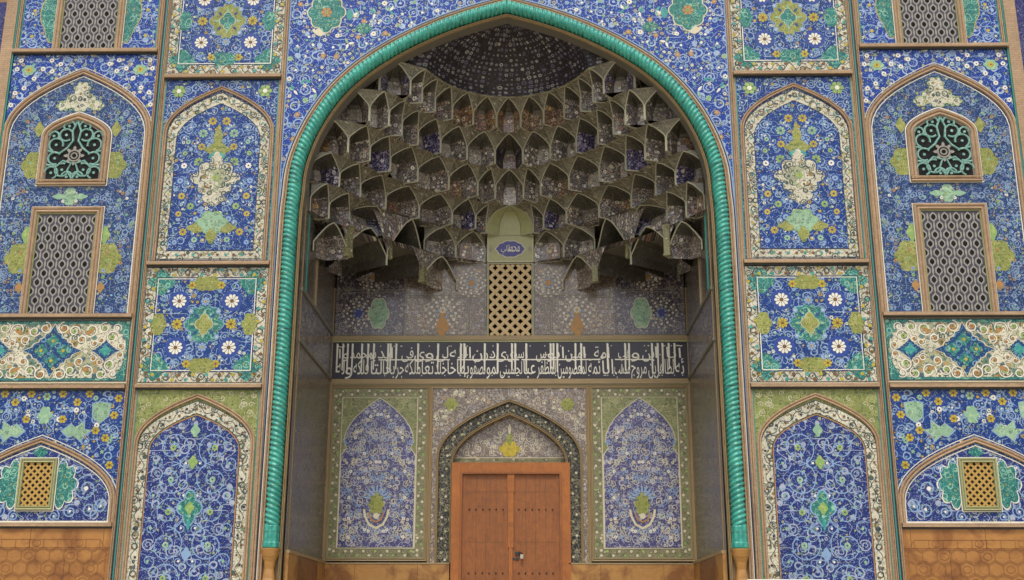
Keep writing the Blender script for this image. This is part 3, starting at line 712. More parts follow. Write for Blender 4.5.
def hole_lattice(b, x0, x1, z0, z1, pitch, bar, m, y=-.03, th=.05):
    """two crossing families of diagonal bars clipped to a rectangle; real gaps between"""
    import math as _m
    for fam in (1, -1):
        c = -30*pitch
        while c < 60*pitch:
            # line x*fam + z = c' ; clip to rectangle
            k = c+(x0 if fam == 1 else -x1)+z0
            pts = []
            for (xx) in (x0, x1):
                zz = k-fam*xx
                if z0 <= zz <= z1: pts.append((xx, zz))
            for (zz) in (z0, z1):
                xx = (k-zz)*fam
                if x0 < xx < x1: pts.append((xx, zz))
            if len(pts) >= 2 and _m.dist(pts[0], pts[1]) > .03:
                yy = y-(.001 if fam == 1 else 0)
                b.moulding([pts[0], pts[1]], bar, th, m, y0=yy+th, prof=[(-.5, 0), (-.5, 1), (.5, 1), (.5, 0)])
            c += pitch
def frames(b, loops): 
    for P, wd, h in loops: b.moulding(P, wd, h, 'brick_strip')

# ---- outer bay: arched recess with two windows
def outer_arch_bay():
    z0, z1 = 6.95, 12.1; W = 1.40
    h = MB(); h.flat(rect(-W+.01, W-.01, z0, z1), 'tile_spandrel', 0)
    P = h.build('tile_panel', root, (PX, 0, 0), 'large arched bay of deep blue tiles holding an arched grille above a tall screen')
    b = MB(); b.moulding(arch(1.345, 10.45, 11.73, z0), .10, .05, 'brick_strip'); b.ribbon(resample_even(arch(1.275, 10.42, 11.635, z0), 60), .018, 'white_glaze', 6)
    b.ribbon(resample_even(arch(1.41, 10.47, 11.83, z0), 60), .012, 'white_glaze', 6); b.build('arch_moulding', P)
    b = MB(); b.flat(arch(1.29, 10.42, 11.66, z0), 'tile_busy', 1.5)
    ins = in_arch(1.27, 10.42, 11.6, z0, .06)
    rnd = random.Random(21)
    def clear(q): return ins(q) and not (abs(q[0]) < .76 and (q[1] < 9.1 or 9.3 < q[1] < 10.95)) and not (abs(q[0]) < .5 and q[1] > 10.95)
    for k in range(210):
        q = (rnd.uniform(.02, 1.2), rnd.uniform(7.0, 11.4))
        if not clear(q): continue
        for sx in (-1, 1):
            if k % 3 == 0: b.rosette((sx*q[0], q[1]), rnd.uniform(.026, .038), 6, ('pale_glaze', 'light_blue_glaze', 'white_glaze', 'orange_glaze', 'green_glaze')[k % 5], 'deep_blue_glaze', 4)
            else: b.spiral((sx*q[0], q[1]), .07, 1.1, sx, k, .010, 'light_blue_glaze', 2.5, True, None if k % 2 else 'pale_glaze')
    for sx in (-1, 1):
        b.lobed((sx*.76, 9.82), .2, .24, 'tile_yellowgreen', 4, 6, .2, .15); b.lobed((sx*.73, 10.55), .08, .12, 'tile_yellowgreen', 4, 4)
        b.lobed((sx*.80, 8.0), .24, .26, 'tile_yellowgreen', 4, 6, .2, .15); b.lobed((sx*.72, 8.45), .08, .13, 'green_glaze', 4, 4); b.lobed((sx*.74, 7.45), .06, .08, 'orange_glaze', 4, 4)
    b.lobed((0, 9.2), .13, .15, 'tile_pale', 4, 6, .2, .2); b.lobed((.2, 9.2), .1, .05, 'pale_glaze', 4, 4); b.lobed((-.2, 9.2), .1, .05, 'pale_glaze', 4, 4)
    # white trefoil of leaves over the arched grille
    for (x, z, r) in ((0, 11.4, .12), (0, 11.22, .17), (.17, 11.1, .13), (-.17, 11.1, .13), (.32, 11.03, .1), (-.32, 11.03, .1), (0, 11.05, .14)):
        b.lobed((x, z), r, r*.85, 'tile_white', 4+abs(x)*3, 6, .35, .1, 'green_glaze', .012)
    rnd = random.Random(5)
    for sx in (-1, 1):
        b.lobed((sx*1.07, 11.78), .12, .1, 'pale_glaze', 3, 6, .2, .1); b.rosette((sx*1.07, 11.78), .06, 6, 'yellow_glaze', 'brown_core', 5)
        for (x, z) in ((.12, 11.98), (.3, 11.98), (.47, 11.9), (.65, 11.98), (.8, 11.8), (.9, 11.98), (.95, 11.6), (1.2, 11.55), (1.28, 11.3), (1.12, 11.4), (1.3, 11.8), (1.33, 11.05), (.62, 11.75), (1.24, 11.98)):
            b.rosette((sx*x, z), .05, 8, 'white_glaze' if int(x*100) % 3 else 'light_blue_glaze', 'blue_glaze', 4)
    b.build('panel_field', P)
    return P
bay = outer_arch_bay(); mirror(bay)
def arched_grille():
    h = MB(); h.flat(arch(.52, 10.32, 10.75, 9.53), 'black_void', 5)
    Wn = h.build('lattice_window', root, (PX, -.012, 0), 'small arched window with a curling turquoise grille')
    b = MB(); b.moulding(arch(.585, 10.37, 10.80, 9.47), .12, .06, 'brick_strip'); b.moulding([(-.645, 9.47), (.645, 9.47)], .11, .06, 'brick_strip')
    b.ribbon(arch(.66, 10.4, 10.90, 9.41), .02, 'white_glaze', 3); b.ribbon([(-.66, 9.41), (.66, 9.41)], .02, 'white_glaze', 3)
    b.moulding(arch(.51, 10.32, 10.72, 9.53), .03, .03, 'grille_white'); b.build('window_frame', Wn)
    b = MB(); ins = in_arch(.53, 10.33, 10.76, 9.52, 0)
    def tb(P, r=.02, m='grille_turquoise'):
        P = [p for p in P if ins(p)]
        if len(P) > 2: b.tube([(p[0], -.02, p[1]) for p in P], r, m)
    def circ(cx, cz, r, a0=0, a1=6.283, n=20): return [(cx+r*math.cos(a0+(a1-a0)*i/n), cz+r*math.sin(a0+(a1-a0)*i/n)) for i in range(n+1)]
    for sx in (-1, 1):
        for (x, z, r, a0, a1) in ((.19, 10.42, .12, -2.3, 2.6), (.36, 10.22, .13, -1.2, 3.4), (.2, 9.72, .13, -2.8, 2), (.4, 9.66, .12, 0, 4.4), (.36, 9.95, .12, -2, 2.5), (.15, 10.6, .1, -1, 3), (.42, 10.4, .09, 0, 4), (.1, 9.58, .1, 0, 3.1)):
            tb([(sx*p[0], p[1]) for p in circ(x, z, r, a0, a1)])
            b.disc((sx*x, z), .028, 'grille_turquoise', 14, 8)
        tb([(sx*p[0], p[1]) for p in [(0, 10.7), (.08, 10.5), (.05, 10.3), (.15, 10.15), (.28, 10.05), (.5, 10.1)]], .022)
        tb([(sx*p[0], p[1]) for p in [(0, 9.54), (.1, 9.7), (.04, 9.85), (.2, 9.9), (.3, 9.8), (.5, 9.82)]], .022)
    tb(circ(0, 10.0, .11), .02, 'grille_white'); tb(circ(0, 10.0, .055), .016, 'grille_white')
    for a in range(8): b.leaf((.11*math.cos(a*.785), 10.0+.11*math.sin(a*.785)), a*.785, .09, .06, 'grille_white', 16)
    b.build('lattice', Wn)
    return Wn
mirror(arched_grille())
def tall_screen(z0, z1, label):
    b = diamond_window('x', -.52, .52, z0, z1, None, None)
    Wn = b.build('lattice_window', root, (PX, -.018, 0), label)
    b = MB(); xw = .605
    b.moulding([(-xw, z0-.04), (-xw, z1+.07), (xw, z1+.07), (xw, z0-.04)], .11, .05, 'brick_strip'); b.ribbon([(-.67, z0-.04), (-.67, z1+.135), (.67, z1+.135), (.67, z0-.04)], .018, 'white_glaze', 3)
    b.moulding([(-.535, z0-.04), (-.535, z1), (.535, z1), (.535, z0-.04)], .025, .02, 'tan_green')
    b.build('window_frame', Wn); return Wn
mirror(tall_screen(6.95, 8.86, 'tall rectangular window filled with a white and dark diamond screen'))
# top bay
def top_bay():
    z0, z1 = 12.2, TOP
    h = MB(); h.flat(rect(-1.4, 1.4, z0, z1), 'tile_spandrel', 0)
    P = h.build('tile_panel', root, (PX, 0, 0), 'blue tile panel around the topmost diamond screen')
    b = MB(); rnd = random.Random(9)
    for sx in (-1, 1):
        b.lobed((sx*.72, 13.0), .22, .5, 'tile_turq', 3, 4, .15, .2, 'yellow_glaze', .015)
        b.lobed((sx*.72, 14.6), .22, .5, 'tile_turq', 3, 4, .15, .2, 'yellow_glaze', .015)
        for z in (12.5, 13.05, 13.6, 14.2, 14.8): b.spiral((sx*1.1, z), .21, 1.7, sx, z, .015, 'light_blue_glaze', 2, True, 'yellow_glaze'); b.spiral((sx*.92, z-.25), .1, 1.3, -sx, z, .012, 'light_blue_glaze', 2, True, 'green_glaze')
        b.flat(rect(sx*1.32, sx*1.30, z0, z1), 'teal_line', 3)
    b.build('panel_field', P)
    for x in (-1.36, 1.36): b = MB(); b.moulding([(0, z0), (0, z1)], .06, .04, 'brick_strip'); b.build('panel_border', P, (x, 0, 0))
    return P
mirror(top_bay())
mirror(tall_screen(12.2, 15.0, 'topmost tall window with a diamond screen, cut by the top of the picture'))
# white cartouche band
def cartouche_band():
    z0, z1 = 5.68, 6.87; cz = (z0+z1)/2
    h = MB(); h.flat(rect(-1.40, 1.40, z0, z1), 'cream_line', 0)
    P = h.build('tile_panel', root, (PX, 0, 0), 'wide white panel of scrolls with blue diamond medallions')
    b = MB(); b.flat(rect(-1.36, 1.36, z0+.04, z1-.04), 'tile_turq', 1)
    # white ground with lobed ends
    b.flat([(-1.33, cz)]+[(-1.33+.02+.3*(1-math.cos(a)), cz+.5*math.sin(a)) for a in [i*.2 for i in range(1, 8)]]+[(1.31-.3*(1-math.cos(a)), cz+.5*math.sin(a)) for a in [i*.2 for i in range(7, 0, -1)]]+[(1.33, cz)]+[(1.31-.3*(1-math.cos(a)), cz-.5*math.sin(a)) for a in [i*.2 for i in range(1, 8)]]+[(-1.31+.3*(1-math.cos(a)), cz-.5*math.sin(a)) for a in [i*.2 for i in range(7, 0, -1)]], 'tile_cartouche', 2)
    rnd = random.Random(31)
    for sx in (-1, 1):
        for sz in (-1, 1):
            for (x, z, r) in ((.17, .42, .11), (.36, .36, .1), (.5, .2, .09), (.66, .38, .13), (.9, .42, .1), (1.05, .25, .12), (1.12, .42, .08), (.74, .14, .07), (1.22, .08, .08), (.86, .2, .07)):
                c = (sx*x, cz+sz*z)
                b.spiral(c, r, 1.5, sx*sz, x*9, .02, 'white_glaze', 3, False, None); b.spiral(c, r*.86, 1.2, sx*sz, x*9, .008, 'brown_core', 4, False, None)
                b.rosette(c, r*.42, 6, ('green_glaze', 'white_glaze', 'orange_glaze')[int(x*100) % 3], 'brown_core', 5)
            b.leaf((sx*.55, cz+sz*.3), sz*.5 if sx > 0 else math.pi-sz*.5, .2, .08, 'orange_glaze', 6)
        for (x, r) in ((.95, .17),): b.diamond((sx*x, cz), .25, .2, 'tile_deep', 7, 'cream_line', .025); b.diamond((sx*x, cz), .13, .11, 'turquoise_glaze', 9)
    b.diamond((0, cz), .5, .46, 'tile_deep', 7, 'cream_line', .03)
    for a in range(4): b.lobed((.2*math.cos(a*math.pi/2), cz+.18*math.sin(a*math.pi/2)), .09, .09, 'tile_turq', 9, 4, .3, .2); b.disc((.2*math.cos(a*math.pi/2), cz+.18*math.sin(a*math.pi/2)), .03, 'yellow_glaze', 11, 8)
    b.build('panel_field', P)
    b = MB()
    for (o_, mt) in ((.0, 'cream_line'), (.025, 'dark_line')): b.ribbon(rect_loop(-1.38+o_, 1.38-o_, z0+.02+o_, z1-.02-o_), .018, mt, 9)
    b.build('panel_border', P); return P
mirror(cartouche_band())
# lower outer bay
def lower_bay():
    z0, z1 = 3.27, 5.57
    h = MB(); h.flat(rect(-1.39, 1.39, z0, z1), 'tile_bright', 0)
    P = h.build('tile_panel', root, (PX, 0, 0), 'blue tile panel with pale green stars over a low arch')
    b = MB(); b.moulding(arch(1.345, 3.62, 4.68, z0), .09, .05, 'brick_strip', -.0); b.ribbon(resample_even(arch(1.28, 3.6, 4.58, z0), 50), .018, 'white_glaze', 5)
    b.ribbon(resample_even(arch(1.41, 3.64, 4.77, z0), 50), .014, 'white_glaze', 5); b.build('arch_moulding', P)
    b = MB(); b.flat(arch(1.29, 3.6, 4.6, z0), 'tile_low', 1.5); ins = in_arch(1.27, 3.6, 4.55, z0, .05)
    for sx in (-1, 1):
        b.lobed((sx*.42, 3.92), .24, .34, 'tile_turq', 3, 8, .3, .05, 'white_glaze', .02)
        for (x, z, r, d) in ((.86, 3.85, .23, 1), (.95, 3.5, .15, -1), (.62, 3.46, .12, 1), (.35, 3.38, .1, -1), (.4, 4.35, .1, 1), (.66, 4.2, .1, -1), (1.14, 3.55, .12, 1)):
            b.spiral((sx*x, z), r, 1.6, sx*d, 2, .02, 'light_blue_glaze', 3, True, 'white_glaze', ins)
    b.lobed((0, 4.47), .1, .08, 'tile_turq', 4, 4); b.flat(rect(-1.33, 1.33, z0+.0, z0+.03), 'white_glaze', 5)
    rnd = random.Random(14)
    STAR = [(-.28, -.02), (-.1, .13), (-.02, .05), (.14, .2), (.15, .02), (.3, .0), (.16, -.12), (.1, -.25), (-.03, -.12), (-.14, -.16)]
    for sx in (-1, 1):
        b.flat([(sx*(.58+p[0]), 4.86+p[1]*.9) for p in STAR], 'light_blue_glaze', 2.6); b.flat([(sx*(.58+p[0]*.9), 4.86+p[1]*.8) for p in STAR], 'tile_pale', 3.5)
        Q = [(.82, 5.33), (.95, 5.36), (1.15, 5.33), (1.13, 5.1), (.98, 4.97), (.84, 5.08)]
        b.flat([(sx*p[0], p[1]) for p in Q], 'tile_pale', 3.5); b.ribbon([(sx*p[0], p[1]) for p in Q+[Q[0]]], .015, 'light_blue_glaze', 4.5)
        for (x, z) in ((.32, 5.05), (.55, 5.35), (1.1, 4.72), (1.22, 5.12), (.75, 5.5), (1.22, 4.25), (.0, 5.45), (1.27, 5.42), (.28, 5.5), (.92, 4.85)): b.disc((sx*x, z), .1, 'blue_glaze', 2.2, 12); b.rosette((sx*x, z), .075, 6, 'yellow_glaze' if x else 'pale_glaze', 'brown_core', 4)
        for k in range(40):
            q = (rnd.uniform(.05, 1.3), rnd.uniform(4.2, 5.5))
            if not in_arch(1.5, 3.7, 4.95, 0)(q) and math.dist(q, (.58, 4.86)) > .3 and math.dist(q, (.98, 5.2)) > .25:
                if k % 2: b.rosette((sx*q[0], q[1]), .05, 8, ('light_blue_glaze', 'pale_glaze', 'white_glaze')[k % 3], 'blue_glaze', 3)
                else: b.spiral((sx*q[0], q[1]), .08, 1.2, sx, k, .012, 'light_blue_glaze', 1.5)
    b.lobed((0, 5.12), .11, .13, 'pale_glaze', 4, 6, .3, .2)
    b.build('panel_field', P); return P
mirror(lower_bay())
def small_window():
    h = MB(); h.flat(rect(-.24, .24, 3.55, 4.29), 'black_void', 3)
    Wn = h.build('lattice_window', root, (PX, -.012, 0), 'small rectangular window with a yellow pierced screen under the low arch')
    b = MB(); b.moulding(rect(-.285, .285, 3.515, 4.325), .07, .05, 'tan_green', closed=True); b.ribbon(rect_loop(-.335, .335, 3.465, 4.375), .02, 'white_glaze', 3); b.build('window_frame', Wn)
    b = MB(); hole_lattice(b, -.25, .25, 3.55, 4.29, .12, .036, 'grille_yellow', -.015, .03); b.build('lattice', Wn); return Wn
mirror(small_window())
# carved marble dado under the outer bay
def outer_dado():
    h = MB(); h.box(-1.39, 1.39, -.03, .015, 0, 3.19, 'carved_marble')
    P = h.build('marble_dado', root, (PX, 0, 0), 'orange marble dado carved with shallow interlacing arcs')
    b = MB()
    def rb(Q): 
        Q = [q for q in Q if abs(q[0]) < 1.37 and .1 < q[1] < 3.02]
        if len(Q) > 1: b.ribbon(Q, .012, 'carved_line', 1)
    for r in range(14):
        z = .2+r*.21
        if r % 3 == 0: b.ribbon([(-1.37, z+.105), (1.37, z+.105)], .016, 'carved_line', 1)
        for k in range(-6, 7):
            x = k*.24+(.12 if r % 2 else 0)
            rb([(x+.14*math.cos(a), z+.12*math.sin(a)) for a in [i*math.pi/3+math.pi/6 for i in range(7)]])
            if (r+k) % 3 == 0: rb([(x+.07*math.cos(a), z+.06*math.sin(a)) for a in [i*math.pi/6 for i in range(13)]])
    b.build('carving', P, (0, -.031, 0)); return P
mirror(outer_dado())
b = MB(); b.box(-.15, .15, -.16, .01, 0, .9, 'orange_marble'); b.box(-.15, .15, -.12, .01, .9, .95, 'orange_marble')
b = MB(); b.box(-1.1, 1.1, -.12, .01, 0, .9, 'orange_marble'); mirror(b.build('marble_plinth', root, (IX, 0, 0)))

# ------------------------------------------------------------------ the deep niche
# side reveals
def reveal():
    b = MB()
    def q(y0, y1, z0, z1, m, dx=0.0):
        b.face([(-dx, y0, z0), (-dx, y1, z0), (-dx, y1, z1), (-dx, y0, z1)], m, [(y0, z0), (y1, z0), (y1, z1), (y0, z1)])
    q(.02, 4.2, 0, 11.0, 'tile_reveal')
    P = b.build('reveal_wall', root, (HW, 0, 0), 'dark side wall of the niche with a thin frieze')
    b = MB(); q(.3, BACK, 6.58, 7.44, 'tile_purple', .004); b.build('frieze', P)
    b = MB()
    for z in (6.53, 7.48): b.box(-.035, 0, .22, BACK, z-.03, z+.03, 'rib_grey')
    b.box(-.03, 0, 1.55, 1.6, 7.5, 8.5, 'tan_strip'); b.box(-.02, 0, .62, .65, 7.5, 9.2, 'teal_line'); b.box(-.02, 0, BACK-.06, BACK-.02, 2.8, 8.5, 'tan_strip'); b.box(-.012, 0, .25, .29, 2.8, 9.5, 'tan_strip')
    b.build('mouldings', P)
    b = MB(); b.box(-.06, 0, .1, .95, 0, 2.78, 'orange_marble'); b.box(-.06, 0, .95, 2.9, 0, 2.78, 'brown_marble'); b.box(-.06, 0, 2.9, BACK, 0, 2.78, 'orange_marble')
    b.box(-.075, 0, .1, BACK, 2.781, 2.83, 'tan_strip'); b.build('marble_dado', P)
    return P
mirror(reveal())
# back wall core behind the plates
b = MB(); b.face([(-3.8, 3.96, 0), (3.8, 3.96, 0), (3.8, 3.96, 11), (-3.8, 3.96, 11)], 'tile_frieze')
b.build('back_wall', root)
# left / right tall panels on the back wall
def lobed_arch(half, zs, za, zb):
    P = [(-half, zb), (-half, zs-.35), (-half*.93, zs-.28), (-half*.86, zs-.2), (-half*.93, zs-.1), (-half*.92, zs+.06), (-half*.84, zs+.22), (-half*.66, zs+.42), (-half*.42, zs+.6), (-half*.2, zs+.73), (-half*.07, zs+.8), (0, za)]
    return P+[(-x, z) for x, z in reversed(P[:-1])]
def niche_panel():
    x0, x1, z0, z1 = -1.038, 1.03, 2.83, 6.40
    h = MB(); h.box(x0, x1, .0, .2, z0, z1, 'tile_greenwall')
    P = h.build('tile_panel', root, (2.685, BACK, 0), 'tall violet panel with a lobed arch top and green corners beside the door')
    b = MB(); b.moulding(rect(x0+.03, x1-.03, z0+.03, z1-.03), .06, .035, 'tan_strip', closed=True)
    floral_band(b, sub_rect(x0+.07, x1-.07, z0+.07, z1-.07, 16), sub_rect(x0+.24, x1-.24, z0+.24, z1-.24, 16), 'tile_border_grey', 1, .13, 'rib_glaze', ('cream_line', 'green_glaze', 'cream_line'))
    b.ribbon(rect_loop(x0+.255, x1-.255, z0+.255, z1-.255), .018, 'cream_line', 5)
    b.build('panel_border', P)
    b = MB(); b.flat(lobed_arch(.765, 5.3, 6.14, z0+.27), 'tile_violet', 3); b.ribbon(lobed_arch(.765, 5.3, 6.14, z0+.27), .016, 'cream_line', 5)
    rnd = random.Random(77)
    for k in range(150):
        q = (rnd.uniform(.02, .7), rnd.uniform(3.2, 5.9))
        if q[1] > 5.2 and q[0] > .66*(6.1-q[1])/.8: continue
        if q[0] < .3 and 3.5 < q[1] < 4.2: continue
        for sx in (-1, 1):
            if k % 4 == 0: b.rosette((sx*q[0], q[1]), .034, 6, ('white_glaze', 'light_blue_glaze', 'cream_line')[k % 3], 'purple_glaze', 6)
            else: b.spiral((sx*q[0], q[1]), .07, 1.2, sx, k, .009, 'cream_line' if k % 2 else 'light_blue_glaze', 5, True, None)
    # bouquet
    b.lobed((0, 3.95), .14, .2, 'tile_yellowgreen', 8, 8, .3, .1)
    for k in range(9): a = math.pi*(k+.5)/9; b.leaf((.1*math.cos(a), 4.05+.1*math.sin(a)), a, .22, .04, 'light_blue_glaze', 7)
    for sx in (-1, 1): b.ribbon([(0, 3.48), (sx*.14, 3.55), (sx*.22, 3.7), (sx*.25, 3.85)], .045, 'cream_line', 7); b.ribbon([(0, 3.6), (sx*.1, 3.65), (sx*.15, 3.78)], .03, 'orange_glaze', 8)
    b.disc((0, 3.72), .06, 'cream_line', 8)
    b.build('panel_field', P); return P
mirror(niche_panel())
# door surround: plate with arched opening
def door_surround():
    z0, z1 = 2.80, 6.40; X = 1.644; A = arch(1.47, 4.85, 6.08, z0); h = MB()
    n = len(A)
    # plate left and right of and above the arch
    for i in range(n-1):
        a, c = A[i], A[i+1]
        if a[0] < c[0] or i == 0 or i == n-2:
            if i == 0: h.face([(-X, 0, a[1]), (a[0], 0, a[1]), (c[0], 0, c[1]), (-X, 0, c[1])], 'tile_frieze')
            elif i == n-2: h.face([(X, 0, a[1]), (a[0], 0, a[1]), (c[0], 0, c[1]), (X, 0, c[1])], 'tile_frieze')
            else: h.face([(a[0], 0, a[1]), (c[0], 0, c[1]), (c[0], 0, z1), (a[0], 0, z1)], 'tile_frieze')
    zs = A[1][1]
    for sx in (-1, 1): h.face([(sx*X, 0, zs), (sx*1.47, 0, zs), (sx*1.47, 0, z1), (sx*X, 0, z1)], 'tile_frieze')
    P = h.build('door_surround', root, (0, BACK, 0), 'grey violet arch surround with a black flowered band over the wooden door')
    b = MB(); rnd = random.Random(3)
    for sx in (-1, 1):
        b.lobed((sx*1.2, 6.0), .12, .12, 'tile_yellowgreen', 3, 6, .3, .1)
        for k in range(40):
            q = (rnd.uniform(.1, 1.55), rnd.uniform(5.2, 6.35))
            if not in_arch(1.6, 4.95, 6.25, 0)(q): b.disc((sx*q[0], q[1]), .028, 'cream_line', 3, 6); b.spiral((sx*q[0], q[1]), .07, 1, sx, k, .01, 'cream_line', 2, True, None)
    b.moulding([(-X+.03, z0), (-X+.03, z1-.03), (X-.03, z1-.03), (X-.03, z0)], .06, .03, 'tan_strip')
    b.moulding(arch(1.47, 4.85, 6.08, z0), .05, .04, 'tan_strip'); b.build('spandrel', P)
    b = MB(); A2 = resample_even(arch(1.45, 4.85, 6.06, z0), 90); C2 = resample_even(arch(1.2, 4.75, 5.84, z0), 90)
    floral_band(b, A2, C2, 'tile_black', 0, .15, 'rib_grey', ('cream_line', 'tan_green', 'rib_glaze'))
    b.build('black_band', P, (0, .05, 0))
    b = MB(); b.moulding(arch(1.18, 4.74, 5.81, z0), .05, .05, 'tan_strip')
    A3 = arch(1.16, 4.74, 5.79, z0); 
    for i in range(len(A3)-1): b.face([(A3[i][0], .05, A3[i][1]), (A3[i+1][0], .05, A3[i+1][1]), (A3[i+1][0], .2, A3[i+1][1]), (A3[i][0], .2, A3[i][1])], 'tan_strip')
    b.build('inner_moulding', P, (0, .05, 0))
    b = MB(); b.flat(arch(1.2, 4.74, 5.82, 4.7), 'tile_frieze', 0)
    b.flat(rect(-1.15, 1.15, 4.80, 4.92), 'tile_border_grey', 2); b.ribbon([(-1.15, 4.92), (1.15, 4.92)], .014, 'cream_line', 3)
    b.lobed((0, 5.1), .17, .15, 'yellow_glaze', 5, 6, .3, .2); b.lobed((0, 5.32), .06, .12, 'tile_yellowgreen', 5, 4); b.lobed((0, 5.52), .03, .08, 'cream_line', 5, 4)
    for sx in (-1, 1):
        for k in range(30):
            q = (rnd.uniform(.18, 1.05), rnd.uniform(4.97, 5.6))
            if in_arch(1.15, 4.74, 5.78, 4.9, .08)(q): b.spiral((sx*q[0], q[1]), .06, 1.1, sx, k, .01, 'cream_line', 2, True, 'cream_line' if k % 3 else 'purple_glaze')
    b.build('tympanum', P, (0, .2, 0)); return P
door_surround()
# marble under back wall plates
def back_dado(x0, x1): 
    b = MB(); cx = (x0+x1)/2; b.box(x0-cx, x1-cx, -.05, .2, 0, 2.77, 'orange_marble'); b.box(x0-cx, x1-cx, -.06, .2, 2.771, 2.80, 'tan_strip')
    o = b.build('marble_dado', root, (cx, BACK, 0)); return o
mirror(back_dado(1.19, 3.70))
# door
dr = bpy.data.objects.new('entrance_door', None); COL.objects.link(dr); dr.parent = root; dr.location = (.035, BACK, 0); dr.empty_display_size = .3
dr['label'] = 'closed double leaf wooden door in an orange brown frame'
b = MB(); b.box(-1.2, -1.0, -.06, .12, .9, 4.79, 'frame_wood'); b.box(1.0, 1.2, -.06, .12, .9, 4.79, 'frame_wood'); b.box(-1.0, 1.0, -.06, .12, 4.58, 4.79, 'frame_wood')
b.box(-1.03, -.985, -.075, .0, .9, 4.6, 'door_wood'); b.box(.985, 1.03, -.075, .0, .9, 4.6, 'door_wood'); b.box(-1.03, 1.03, -.076, .0, 4.56, 4.6, 'door_wood')
b.build('door_frame', dr)
def door_leaf(sg):
    b = MB(); b.box(-.49, .49, .0, .06, .95, 4.57, 'door_wood'); b.box(-.49, -.40, -.012, .0, .95, 4.57, 'door_wood'); b.box(.40, .49, -.012, .0, .95, 4.57, 'door_wood')
    for x in (-.2, 0, .2): b.box(x-.004, x+.004, -.0015, .0, .96, 4.56, 'brown_core')
    for z in (1.2, 2.2, 3.2, 4.2): b.box(-.399, .399, -.0025, -.0016, z, z+.008, 'brown_core')
    for z in (3.85, 2.6, 1.5):
        for k in range(6):
            x = -.34+k*.136
            P = [(x+.018*math.cos(a*math.pi/3), -.014, z+.018*math.sin(a*math.pi/3)) for a in range(6)]
            for i in range(6): b.face([P[i], P[(i+1) % 6], (x, -.03, z)], 'steel_and_shadow')
    return b
for sg in (-1, 1): door_leaf(sg).build('door_leaf', dr, (sg*.5, 0, 0))
b = MB(); b.box(-.055, .055, -.05, -.013, 3.1, 4.2, 'frame_wood'); b.box(-.035, .035, -.045, -.013, .95, 3.1, 'frame_wood'); b.box(-.07, .07, -.055, -.013, 4.2, 4.57, 'frame_wood'); b.box(-.045, .045, -.052, -.013, 3.5, 3.6, 'door_wood'); b.build('cover_strip', dr)
b = MB(); b.tube([(.16, -.03, 2.98), (.17, -.08, 3.01), (.22, -.09, 2.99), (.23, -.06, 2.96)], .012, 'steel_and_shadow'); b.box(.08, .2, -.03, -.0125, 2.95, 3.01, 'steel_and_shadow')
b.box(.19, .25, -.11, -.07, 2.88, 2.96, 'metal_lock'); b.box(.02, .16, -.028, -.0126, 2.86, 2.90, 'steel_and_shadow'); b.build('padlock', dr)
# threshold block
b = MB(); b.box(-1.19, 1.21, -.3, .2, 0, .95, 'orange_marble'); b.build('door_sill', root, (.02, BACK, 0))

# inscription band -----------------------------------------------------------
AR = {  # isolated, final, initial, medial presentation forms
 'ا': (0xFE8D, 0xFE8E), 'أ': (0xFE83, 0xFE84), 'آ': (0xFE81, 0xFE82), 'ب': (0xFE8F, 0xFE90, 0xFE91, 0xFE92), 'ت': (0xFE95, 0xFE96, 0xFE97, 0xFE98), 'ج': (0xFE9D, 0xFE9E, 0xFE9F, 0xFEA0),
 'ح': (0xFEA1, 0xFEA2, 0xFEA3, 0xFEA4), 'خ': (0xFEA5, 0xFEA6, 0xFEA7, 0xFEA8), 'د': (0xFEA9, 0xFEAA), 'ذ': (0xFEAB, 0xFEAC), 'ر': (0xFEAD, 0xFEAE), 'ز': (0xFEAF, 0xFEB0), 'س': (0xFEB1, 0xFEB2, 0xFEB3, 0xFEB4),
 'ش': (0xFEB5, 0xFEB6, 0xFEB7, 0xFEB8), 'ص': (0xFEB9, 0xFEBA, 0xFEBB, 0xFEBC), 'ط': (0xFEC1, 0xFEC2, 0xFEC3, 0xFEC4), 'ظ': (0xFEC5, 0xFEC6, 0xFEC7, 0xFEC8), 'ع': (0xFEC9, 0xFECA, 0xFECB, 0xFECC), 'ف': (0xFED1, 0xFED2, 0xFED3, 0xFED4),
 'ق': (0xFED5, 0xFED6, 0xFED7, 0xFED8), 'ك': (0xFED9, 0xFEDA, 0xFEDB, 0xFEDC), 'ل': (0xFEDD, 0xFEDE, 0xFEDF, 0xFEE0), 'م': (0xFEE1, 0xFEE2, 0xFEE3, 0xFEE4), 'ن': (0xFEE5, 0xFEE6, 0xFEE7, 0xFEE8), 'ه': (0xFEE9, 0xFEEA, 0xFEEB, 0xFEEC),
 'ة': (0xFE93, 0xFE94), 'و': (0xFEED, 0xFEEE), 'ى': (0xFEEF, 0xFEF0), 'ي': (0xFEF1, 0xFEF2, 0xFEF3, 0xFEF4), 'ئ': (0xFE89, 0xFE8A, 0xFE8B, 0xFE8C)}
def shape(s):
    out = []
    for i, ch in enumerate(s):
        if ch not in AR: out.append(ch); continue
        prev = i > 0 and s[i-1] in AR and len(AR[s[i-1]]) == 4; nxt = i < len(s)-1 and s[i+1] in AR and len(AR[ch]) == 4
        out.append(chr(AR[ch][3 if prev and nxt else 1 if prev else 2 if nxt else 0]))
    return ''.join(reversed(out))
def text_mesh(s, size, offset=.0):
    cu = bpy.data.curves.new('t', 'FONT'); cu.body = s; cu.size = size; cu.offset = offset; cu.resolution_u = 3; cu.align_x = 'LEFT'
    o = bpy.data.objects.new('t', cu); COL.objects.link(o)
    dg = bpy.context.evaluated_depsgraph_get(); dg.update(); me = bpy.data.meshes.new_from_object(o.evaluated_get(dg))
    V = [v.co.copy() for v in me.vertices]; F = [list(p.vertices) for p in me.polygons]
    bpy.data.objects.remove(o); bpy.data.curves.remove(cu); bpy.data.meshes.remove(me); return V, F
